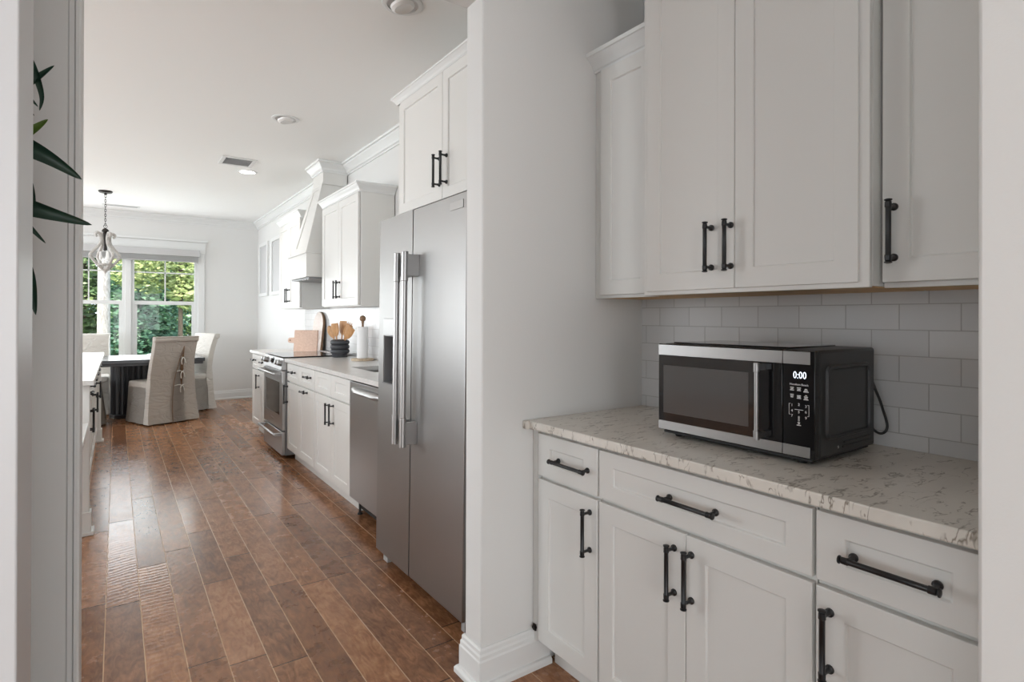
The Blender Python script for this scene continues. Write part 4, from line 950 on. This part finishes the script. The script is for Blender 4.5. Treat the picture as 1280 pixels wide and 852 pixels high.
f_ = [b.verts.new(bp(u, z, 0)) for u, z in out]; k_ = [b.verts.new(bp(u, z, 0.018)) for u, z in out]
b.faces.new(f_); b.faces.new(k_[::-1])
for k in range(len(out)): b.faces.new((f_[k], f_[(k+1)%len(out)], k_[(k+1)%len(out)], k_[k]))
part(t, 'board', b, 'wood_pale', bevel=0.002)
b = NB(); p = bp(-0.045, 1.035, -0.0004); lathe(b, p, (-nv.x, -nv.y, 0), [(0, 0.009), (0.0008, 0.009)], 14); part(t, 'hanging_hole', b, 'wood_brown')

# ------------------------------------------------------------------ framed panels on the far right wall
for lab, y0, y1 in (('white framed panel nearest the far corner on the right wall', 8.95, 9.52), ('white framed panel next to the far wall cabinet', 8.12, 8.70)):
    t = thing('framed_picture', lab, 'picture', (XW-0.02, (y0+y1)/2, 1.95), group=None)
    b = NB()
    z0, z1 = 1.60, 2.42
    box(b, XW-0.03, XW-0.001, y0, y0+0.05, z0, z1); box(b, XW-0.03, XW-0.001, y1-0.05, y1, z0, z1)
    box(b, XW-0.03, XW-0.001, y0+0.05, y1-0.05, z0, z0+0.05); box(b, XW-0.03, XW-0.001, y0+0.05, y1-0.05, z1-0.05, z1)
    part(t, 'frame', b, 'trim_white', bevel=0.002)
    b = NB(); box(b, XW-0.012, XW-0.002, y0+0.05, y1-0.05, z0+0.05, z1-0.05); part(t, 'print', b, 'blind_white')

# ------------------------------------------------------------------ dining table and chairs
t = thing('dining_table', 'black dining table with a fluted drum pedestal below the far window', 'table', (0.40, 8.70, 0))
b = NB(); box(b, -0.30, 0.93, 8.15, 9.20, 0.722, 0.765); part(t, 'tabletop', b, 'table_top_black', bevel=0.004)
b = NB(); box(b, -0.28, 0.91, 8.17, 9.18, 0.690, 0.7215); part(t, 'apron', b, 'table_black', bevel=0.002)
b = NB(); n = 168
def flute(k, grow=0): 
    a = 2*PI*k/n; q = 1 - 0.10*abs(math.sin(a*14))
    return (0.20 + (0.26+grow)*q*math.cos(a), 8.83 + (0.24+grow)*q*math.sin(a))
ringstack(b, [[(*flute(k), z) for k in range(n)] for z in (0.045, 0.6895)]); part(t, 'fluted_pedestal', b, 'table_black', ang=0.5)
b = NB(); ringstack(b, [[(0.20+0.275*math.cos(2*PI*k/48), 8.83+0.255*math.sin(2*PI*k/48), z) for k in range(48)] for z in (0.0, 0.044)]); part(t, 'plinth', b, 'table_black', bevel=0.003)

def slip_chair(label, loc, rot, mat='fabric_linen', ties=False, D=0.53):
    """parsons chair under a skirted slipcover; local +y is where the sitter faces, the back panel at y = 0"""
    t = thing('slipcovered_chair', label, 'chair', loc, group=None)
    ORG[t.name] = (0, 0, 0)
    W, H = 0.25, 0.47
    def fold(u): return 0.006*math.sin(u*9.0) + 0.004*math.sin(u*23.0+1.0)
    # skirt
    b = NB(); n = 18; rings = []
    for zi in range(9):
        z = 0.018 + (H-0.03-0.018)*zi/8; fl = 0.045*(1-zi/8)**1.2; ring = []
        for (x0, y0), (x1, y1), nx, ny in (((-W, 0.06), (-W, D), -1, 0), ((-W, D), (W, D), 0, 1), ((W, D), (W, 0.06), 1, 0)):
            for k in range(n):
                u = k/n; x = x0+(x1-x0)*u; y = y0+(y1-y0)*u; o = fl + fold((x+y)*3+nx)*(1-zi/8)
                ring.append((x + nx*o + (-(1 if k == 0 else 0)*0), y + ny*o, z))
        ring.append((W+fl, 0.06, z)); rings.append(ring)
    vs = [[b.verts.new(p) for p in r] for r in rings]
    for a, c in zip(vs, vs[1:]):
        for k in range(len(a)-1): b.faces.new((a[k], a[k+1], c[k+1], c[k]))
    bmesh.ops.solidify(b, geom=b.faces[:], thickness=0.004)
    part(t, 'skirt', b, mat, ang=0.9)
    # seat cushion
    b = NB(); box(b, -W-0.004, W+0.004, 0.055, D+0.004, H-0.05, H+0.035)
    part(t, 'seat', b, mat, bevel=0.028, seg=4)
    # backrest with side wings and a rolled top, leaning back
    b = NB(); rings = []
    zs = [0.018, 0.15, 0.30, 0.45, 0.60, 0.75, 0.88, 0.97, 1.02, 1.045, 1.05, 1.035, 1.01]
    back_y = [0.035-0.075, 0.035-0.055, 0.01-0.02, 0.0, -0.015, -0.035, -0.060, -0.088, -0.115, -0.135, -0.12, -0.06, -0.005]
    back_y = [-0.055, -0.035, -0.018, -0.006, -0.018, -0.040, -0.070, -0.098, -0.120, -0.125, -0.10, -0.075, -0.055]
    front_y = [0.06, 0.06, 0.06, 0.075, 0.06, 0.035, 0.0, -0.028, -0.045, -0.055, -0.07, -0.073, -0.054]
    halfw = [W+0.050, W+0.038, W+0.026, W+0.012, W+0.004, W-0.004, W-0.008, W-0.006, W, W+0.004, W+0.002, W, W]
    for z, by, fy, hw in list(zip(zs, back_y, front_y, halfw))[:11]:
        r_ = 0.014; ring = []
        m = 10
        for k in range(m+1):
            u = -1+2*k/m; ring.append((u*hw, by + (0.007*math.sin(u*6+z*11) + 0.005*math.sin(u*13-z*17))*(1 if z < 0.8 else 0.2), z))
        ring.append((hw+0.004, (by+fy)/2, z))
        for k in range(m+1):
            u = 1-2*k/m; ring.append((u*hw, fy, z))
        ring.append((-hw-0.004, (by+fy)/2, z)); rings.append(ring)
    ringstack(b, rings); b.faces.new(list(b.verts)[:len(rings[0])][::-1])
    bk = part(t, 'backrest', b, mat, ang=1.1)
    b = NB(); lathe(b, (-W-0.008, -0.092, 1.012), (1, 0, 0), [(0, 0.010), (0.004, 0.026), (0.010, 0.034), (2*W+0.006, 0.034), (2*W+0.012, 0.026), (2*W+0.016, 0.010)], 20)
    part(t, 'rolled_top', b, mat, ang=1.1)
    for sx_, sy_ in ((-W+0.03, D-0.03), (W-0.03, D-0.03), (-W+0.02, 0.04), (W-0.02, 0.04)):
        b = NB(); box(b, sx_-0.018, sx_+0.018, sy_-0.018, sy_+0.018, 0.0, 0.12); part(t, 'leg', b, 'wood_brown')
    if ties:
        # open pleat down the back with its shade laid in as dark brown strips, and three bow ties
        b = NB(); Z = [(0.018, 0.115, -0.072), (0.15, 0.112, -0.052), (0.30, 0.105, -0.040), (0.48, 0.090, -0.036), (0.62, 0.066, -0.046), (0.78, 0.034, -0.066), (0.93, 0.002, -0.106)]
        L_ = [b.verts.new((0.085-w_, y_, z_)) for z_, w_, y_ in Z]; R_ = [b.verts.new((0.085+0.004+w_*0.25, y_, z_)) for z_, w_, y_ in Z]
        for k in range(len(Z)-1): b.faces.new((L_[k], L_[k+1], R_[k+1], R_[k]))
        bmesh.ops.solidify(b, geom=b.faces[:], thickness=0.003); part(bk, 'inverted_pleat', b, 'fabric_linen', label='inverted pleat held by ties')
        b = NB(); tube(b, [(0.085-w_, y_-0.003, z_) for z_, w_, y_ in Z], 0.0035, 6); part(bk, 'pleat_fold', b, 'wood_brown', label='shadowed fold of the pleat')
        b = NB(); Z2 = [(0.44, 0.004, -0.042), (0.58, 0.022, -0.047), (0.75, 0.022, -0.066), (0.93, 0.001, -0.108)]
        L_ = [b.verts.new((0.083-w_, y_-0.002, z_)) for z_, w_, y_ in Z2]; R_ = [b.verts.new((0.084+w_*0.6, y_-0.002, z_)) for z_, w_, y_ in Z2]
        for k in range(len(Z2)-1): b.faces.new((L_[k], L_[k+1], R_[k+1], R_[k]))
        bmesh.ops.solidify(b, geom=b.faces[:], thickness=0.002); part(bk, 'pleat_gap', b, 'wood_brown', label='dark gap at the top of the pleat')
        for z_, y_, w_ in ((0.79, -0.066, 0.036), (0.62, -0.048, 0.062), (0.45, -0.040, 0.085)):
            b = NB()
            tube(b, catmull([(0.085-w_, y_, z_), (0.085-w_*0.4, y_-0.008, z_+0.008), (0.085, y_-0.012, z_), (0.085+w_*0.3, y_-0.006, z_+0.008)], 4), 0.005, 6)
            tube(b, catmull([(0.080, y_-0.012, z_), (0.065, y_-0.016, z_-0.035), (0.070, y_-0.014, z_-0.085)], 4), 0.005, 6, flat=1.6)
            tube(b, catmull([(0.088, y_-0.012, z_), (0.105, y_-0.016, z_-0.03), (0.112, y_-0.014, z_-0.07)], 4), 0.005, 6, flat=1.6)
            part(bk, 'tie', b, 'fabric_linen_light', label='pale fabric tie')
    t.rotation_euler = (0, 0, rot); return t
# rot: sitter faces local +y turned by rot
slip_chair('linen slipcovered chair with ties down its back, nearest to the camera', (0.560, 7.965, 0), math.radians(23), ties=True)
slip_chair('linen slipcovered chair at the right end of the black table', (0.985, 9.06, 0), math.radians(113), 'fabric_linen_light', D=0.45)
slip_chair('pale slipcovered chair behind the table with its back to the window', (-0.33, 9.57, 0), math.radians(180), 'fabric_linen_light')
slip_chair('linen slipcovered chair at the left end of the table by the island', (-0.68, 8.42, 0), math.radians(-90))

# ------------------------------------------------------------------ pendant over the table
px, py = -0.112, 8.29
t = thing('pendant_light', 'whitewashed scrolled wooden pendant on a bronze chain over the table', 'pendant', (px, py, CEIL))
b = NB(); lathe(b, (px, py, CEIL-0.0005), (0, 0, -1), [(0, 0.070), (0.010, 0.072), (0.022, 0.060), (0.030, 0.018), (0.045, 0.012)], 24); part(t, 'ceiling_canopy', b, 'bronze')
b = NB(); z = CEIL-0.045; k = 0
while z > 2.375:
    a = 0 if k % 2 == 0 else PI/2; c = Vector((px, py, z-0.016)); pts = []
    for j in range(13):
        th = 2*PI*j/12; pts.append((c.x + 0.0085*math.cos(th)*math.cos(a), c.y + 0.0085*math.cos(th)*math.sin(a), c.z + 0.019*math.sin(th)))
    tube(b, pts, 0.0028, 6, cap=False); z -= 0.0285; k += 1
tube(b, [(px+0.019*math.cos(2*PI*j/16), py, 2.362+0.019*math.sin(2*PI*j/16)) for j in range(17)], 0.003, 6, cap=False)
part(t, 'chain', b, 'bronze')
b = NB(); lathe(b, (px, py, 2.342), (0, 0, -1), [(0, 0.006), (0.010, 0.024), (0.020, 0.030), (0.028, 0.036), (0.044, 0.036), (0.052, 0.020), (0.060, 0.024), (0.10, 0.016), (0.20, 0.014), (0.26, 0.020), (0.275, 0.012)], 16)
part(t, 'stem', b, 'bronze')
prof = [(0.088, 2.232), (0.104, 2.250), (0.098, 2.274), (0.076, 2.280), (0.058, 2.262), (0.046, 2.215), (0.058, 2.150), (0.105, 2.085), (0.152, 2.030), (0.160, 2.000), (0.135, 1.965), (0.085, 1.905), (0.040, 1.860), (0.020, 1.845)]
for k in range(4):
    a = math.radians(28 + 90*k); b = NB()
    pts = catmull([(px + r*math.cos(a), py + r*math.sin(a), z) for r, z in prof], 4)
    m = len(pts); tube(b, pts, [0.013 if i < 6 else 0.017 for i in range(m)], 8, flat=1.15); part(t, 'scroll_arm', b, 'wood_whitewash', ang=1.0)
b = NB(); tube(b, [(px + 0.088*math.cos(2*PI*j/28), py + 0.088*math.sin(2*PI*j/28), 1.905) for j in range(29)], 0.012, 8, cap=False); part(t, 'lower_ring', b, 'wood_whitewash')
b = NB(); lathe(b, (px, py, 1.875), (0, 0, -1), [(0, 0.020), (0.012, 0.036), (0.028, 0.034), (0.048, 0.020), (0.062, 0.014), (0.080, 0.004)], 16); part(t, 'finial', b, 'wood_whitewash', ang=1.0)
for k in range(3):
    a = math.radians(70 + 120*k); b = NB(); qx, qy = px+0.045*math.cos(a), py+0.045*math.sin(a)
    lathe(b, (qx, qy, 2.06), (0, 0, -1), [(0, 0.010), (0.04, 0.011), (0.045, 0.014), (0.075, 0.016), (0.10, 0.008), (0.108, 0.002)], 12); tube(b, [(px, py, 2.075), (qx, qy, 2.055)], 0.004, 6)
    part(t, 'bulb', b, 'lamp_off')

# ------------------------------------------------------------------ ceiling fixtures
def downlight(x, y, lab, on, eyeball=False):
    t = thing('recessed_light', lab, 'ceiling light', (x, y, CEIL))
    b = NB()
    lathe(b, (x, y, CEIL-0.0005), (0, 0, -1), [(0, 0.098), (0.003, 0.097), (0.006, 0.088), (0.004, 0.074), (-0.0005, 0.074)], 40, cap=False); part(t, 'trim_ring', b, 'trim_white')
    if on:
        b = NB(); lathe(b, (x, y, CEIL-0.0012), (0, 0, -1), [(0, 0.0735), (0.001, 0.0735)], 40); part(t, 'lens', b, 'lamp_glow', label='lit diffuser')
    else:
        b = NB(); lathe(b, (x, y, CEIL-0.001), (0, 0, -1), [(0, 0.073), (0.0005, 0.073)], 40); part(t, 'housing', b, 'vent_grey')
        b = NB(); lathe(b, (x, y, CEIL-0.002), (0.25, -0.1, -1), [(0, 0.060), (0.012, 0.058), (0.022, 0.045), (0.016, 0.030), (0.015, 0.001)], 28, cap=False); part(t, 'lamp', b, 'lamp_off')
downlight(1.101, 6.331, 'lit recessed ceiling light beside the air vent', True)
downlight(1.041, 4.462, 'unlit recessed ceiling light in the middle of the kitchen ceiling', False)
downlight(1.115, 2.50, 'unlit recessed ceiling light nearest to the passage', False)
_l = bpy.data.lights.new('downlight_beam', 'SPOT'); _l.energy = 25; _l.spot_size = 2.2; _l.spot_blend = 0.7; _l.color = (1, 0.95, 0.88); _l.shadow_soft_size = 0.07
_lo = bpy.data.objects.new('downlight_beam', _l); _lo.location = (1.101, 6.331, CEIL-0.03); COL.objects.link(_lo)
def vent(x0, x1, y0, y1, n, lab, along='x'):
    t = thing('ceiling_vent', lab, 'vent', ((x0+x1)/2, (y0+y1)/2, CEIL))
    b = NB(); f = min(0.035, (y1-y0)*0.25)
    box(b, x0, x0+f, y0, y1, CEIL-0.008, CEIL-0.0005); box(b, x1-f, x1, y0, y1, CEIL-0.008, CEIL-0.0005)
    box(b, x0+f, x1-f, y0, y0+f, CEIL-0.008, CEIL-0.0005); box(b, x0+f, x1-f, y1-f, y1, CEIL-0.008, CEIL-0.0005); part(t, 'frame', b, 'trim_white', bevel=0.002)
    b = NB(); box(b, x0+f, x1-f, y0+f, y1-f, CEIL-0.0015, CEIL-0.0005); part(t, 'duct', b, 'vent_grey')
    b = NB()
    for k in range(n):
        yy = y0+f + (y1-y0-2*f)*(k+0.5)/n; hexa(b, [(x0+f, yy-0.006, CEIL-0.007), (x1-f, yy-0.006, CEIL-0.007), (x1-f, yy-0.005, CEIL-0.007), (x0+f, yy-0.005, CEIL-0.007)],
                                                [(x0+f, yy+0.003, CEIL-0.002), (x1-f, yy+0.003, CEIL-0.002), (x1-f, yy+0.004, CEIL-0.002), (x0+f, yy+0.004, CEIL-0.002)])
    part(t, 'louvre', b, 'blind_white', smooth=False)
vent(0.80, 1.10, 5.80, 6.12, 10, 'square white ceiling vent in front of the lit recessed light')
vent(-0.16, 0.26, 9.20, 9.32, 4, 'narrow white ceiling vent close to the far window wall')

# ------------------------------------------------------------------ potted plant behind the near jamb
pl = thing('potted_plant', 'tall plant whose dark green leaves reach past the left jamb', 'plant', (-0.27, 1.30, 0))
b = NB(); lathe(b, (-0.27, 1.30, 0.0), (0, 0, 1), [(0, 0.10), (0.01, 0.12), (0.26, 0.155), (0.28, 0.155), (0.28, 0.143), (0.22, 0.14)], 28); part(pl, 'pot', b, 'pot_grey')
b = NB(); lathe(b, (-0.27, 1.30, 0.225), (0, 0, 1), [(0, 0.138), (0.012, 0.136), (0.02, 0.05), (0.02, 0.001)], 24); part(pl, 'soil', b, 'soil')
stalks = [[(-0.29, 1.31, 0.23), (-0.285, 1.31, 0.9), (-0.255, 1.30, 1.5), (-0.235, 1.30, 1.86)], [(-0.24, 1.28, 0.23), (-0.225, 1.29, 0.8), (-0.20, 1.30, 1.35), (-0.185, 1.30, 1.68)], [(-0.31, 1.25, 0.23), (-0.33, 1.24, 1.0), (-0.36, 1.23, 1.7)]]
for s_ in stalks:
    b = NB(); tube(b, catmull(s_, 8), 0.006, 8); part(pl, 'stalk', b, 'stem_green')
def leaf(pts, w, mat='plant_leaf', tilt=0.0):
    """lance-shaped leaf along a curve, folded along its midrib"""
    c = catmull(pts, 6); m = len(c); b = NB(); rows = []
    for i, p in enumerate(c):
        u = i/(m-1); d = (c[min(i+1, m-1)] - c[max(i-1, 0)]).normalized()
        side = d.cross(Vector((0, 1, 0))).normalized()     # leaf face turned to the viewer
        side = (side*math.cos(tilt) + Vector((0, 1, 0))*math.sin(tilt)).normalized()
        nn = d.cross(side)
        ww = w * (math.sin(PI*min(1, u**0.62*1.0))**0.75 if u < 1 else 0) * (1-u*0.12) + 0.0003
        if u > 0.985: ww = 0.0004
        rows.append([p - side*ww + nn*ww*0.35, p - side*ww*0.5 + nn*ww*0.12, p, p + side*ww*0.5 + nn*ww*0.12, p + side*ww + nn*ww*0.35])
    vs = [[b.verts.new(q) for q in r] for r in rows]
    for a, e in zip(vs, vs[1:]):
        for k in range(4): b.faces.new((a[k], a[k+1], e[k+1], e[k]))
    bmesh.ops.solidify(b, geom=b.faces[:], thickness=0.0006)
    part(pl, 'leaf', b, mat, ang=1.2)
Yp = 1.30
leaf([(-0.200, Yp, 1.605), (-0.150, Yp-0.01, 1.592), (-0.100, Yp-0.01, 1.570), (-0.053, Yp, 1.541)], 0.018)
leaf([(-0.205, Yp, 1.490), (-0.150, Yp-0.01, 1.484), (-0.095, Yp-0.01, 1.471), (-0.038, Yp, 1.459)], 0.0165)
leaf([(-0.195, Yp, 1.52), (-0.150, Yp, 1.478), (-0.125, Yp, 1.446), (-0.104, Yp, 1.420)], 0.006)
leaf([(-0.20, Yp, 1.655), (-0.150, Yp, 1.680), (-0.122, Yp, 1.705), (-0.093, Yp, 1.740)], 0.011, tilt=0.4)
leaf([(-0.150, Yp, 1.765), (-0.130, Yp, 1.745), (-0.118, Yp, 1.715), (-0.110, Yp, 1.680), (-0.113, Yp, 1.655)], 0.006)
leaf([(-0.165, Yp+0.01, 1.71), (-0.135, Yp+0.01, 1.685), (-0.116, Yp+0.01, 1.664)], 0.004)
leaf([(-0.165, Yp+0.02, 1.70), (-0.138, Yp+0.02, 1.665), (-0.122, Yp+0.02, 1.650)], 0.004)
leaf([(-0.20, Yp+0.02, 1.575), (-0.155, Yp+0.02, 1.598), (-0.125, Yp+0.02, 1.622), (-0.103, Yp+0.02, 1.647)], 0.012, 'leaf_yellow', 0.3)
leaf([(-0.165, Yp, 1.56), (-0.135, Yp, 1.54), (-0.123, Yp, 1.51), (-0.118, Yp, 1.465)], 0.006)
leaf([(-0.20, Yp, 1.44), (-0.150, Yp, 1.40), (-0.127, Yp, 1.36), (-0.117, Yp, 1.292)], 0.014)
leaf([(-0.24, Yp, 1.80), (-0.20, Yp, 1.84), (-0.17, Yp-0.05, 1.83), (-0.15, Yp-0.08, 1.79)], 0.010)
leaf([(-0.25, Yp, 1.70), (-0.30, Yp-0.05, 1.72), (-0.36, Yp-0.10, 1.69)], 0.012)
leaf([(-0.34, 1.24, 1.5), (-0.40, 1.20, 1.52), (-0.47, 1.18, 1.47)], 0.012)
leaf([(-0.36, 1.23, 1.68), (-0.42, 1.26, 1.74), (-0.50, 1.28, 1.72)], 0.012)

# ------------------------------------------------------------------ garden outside the far windows
b = NB(); box(b, -14, 16, 10.0, 40, -0.30, -0.20); g = solo('lawn', b, 'lawn', 'green lawn outside the far windows', 'lawn', (0, 20, -0.3), kind='stuff')
def trunk_bm(x, y, r, h, z0=-0.199):
    b = NB(); lathe(b, (x, y, z0), (0, 0, 1), [(0, r*1.5), (0.15, r*1.12), (h*0.4, r), (h, r*0.75)], 18); return b
solo('tree_trunk', trunk_bm(-0.195, 13.0, 0.098, 5.5), 'bark_pale', 'pale slender tree trunk right outside the left pane', 'tree trunk', (-0.195, 13.0, -0.25))
def foliage(b, cx, cy, cz, rx, ry, rz, n, s0, s1):
    for _ in range(n):
        while True:
            u = Vector((random.uniform(-1, 1), random.uniform(-1, 1), random.uniform(-1, 1)))
            if 0.25 < u.length < 1: break
        p = Vector((cx+u.x*rx, cy+u.y*ry, cz+u.z*rz)); s = random.uniform(s0, s1)
        a = Vector((random.gauss(0, 1), random.gauss(0, 1), random.gauss(0, 1))).normalized(); _, q, w = frame_axes(a)
        v = [b.verts.new(p + q*s), b.verts.new(p + w*s*0.45), b.verts.new(p - q*s), b.verts.new(p - w*s*0.45)]
        b.faces.new(v)
def tree(lab, x, y, tr, h, crowns, mat, n, s0=0.06, s1=0.15):
    t = thing('garden_tree', lab, 'tree', (x, y, -0.25), group=None)
    part(t, 'trunk', trunk_bm(x, y, tr, h), 'bark_dark')
    b = NB()
    for (dx, dy, z, rx, ry, rz) in crowns: foliage(b, x+dx, y+dy, z, rx, ry, rz, n, s0, s1)
    part(t, 'crown', b, mat, smooth=False)
tree('bright yellow-green tree seen high through the right pane', 1.2, 14.9, 0.05, 3.0, [(0, 0, 3.0, 1.3, 0.9, 1.0), (-0.6, 0.3, 2.4, 0.8, 0.7, 0.6), (0.3, 0, 1.9, 0.6, 0.6, 0.5)], 'foliage_yellow', 1500, 0.04, 0.09)
tree('dark teal-green conifer in the left half of the right pane', 0.55, 17.1, 0.10, 3.0, [(0, 0, 2.2, 0.8, 0.7, 0.9), (0.1, 0, 1.3, 0.95, 0.8, 0.9), (0, 0, 0.6, 1.0, 0.8, 0.7)], 'foliage_teal', 2600, 0.04, 0.10)
tree('green leafy tree behind the dark conifer on its left', -0.75, 19.6, 0.09, 3.5, [(0, 0, 3.2, 1.5, 1, 1.3), (0.2, 0, 1.6, 1.4, 1, 1.1), (0.3, 0, 0.6, 1.3, 0.9, 0.7)], 'foliage_green', 1900)
tree('green leafy tree at the far right of the window view', 2.5, 19.6, 0.09, 3.5, [(0, 0, 3.3, 1.5, 1, 1.2), (0, 0, 1.8, 1.4, 1, 1.1), (0, 0, 0.7, 1.3, 0.9, 0.8)], 'foliage_green', 1900)
tree('green tree seen through the left pane', -1.95, 17.0, 0.09, 3.2, [(0, 0, 3.0, 1.2, 1, 1.1), (0, 0, 1.6, 1.2, 1, 1.0), (0, 0, 0.7, 1.2, 0.9, 0.8)], 'foliage_green', 1500)
b = NB()
for i in range(14): foliage(b, -7 + i*1.3, 24.5 + (i % 3)*0.6, 2.3 + 0.5*(i % 2), 1.3, 0.9, 2.4, 1300, 0.09, 0.2)
solo('tree_line', b, 'foliage_teal', 'dark green woodland edge far behind the garden trees', 'woodland', (0, 24, 0), kind='stuff')
def shrub(lab, x, y, z, r, mat, n=1100):
    b = NB(); foliage(b, x, y, z, r, r*0.7, r*0.75, n, 0.03, 0.07); solo('garden_shrub', b, mat, lab, 'shrub', (x, y, -0.2))
shrub('pale silvery shrub below the right pane', 0.80, 13.4, 0.22, 0.50, 'foliage_pale')
shrub('pale silvery shrub to the left, seen past the mullion', -0.25, 14.3, 0.18, 0.42, 'foliage_pale')
shrub('yellow-green shrub in the right half of the right pane', 1.9, 14.3, 0.35, 0.65, 'foliage_yellow', 1300)
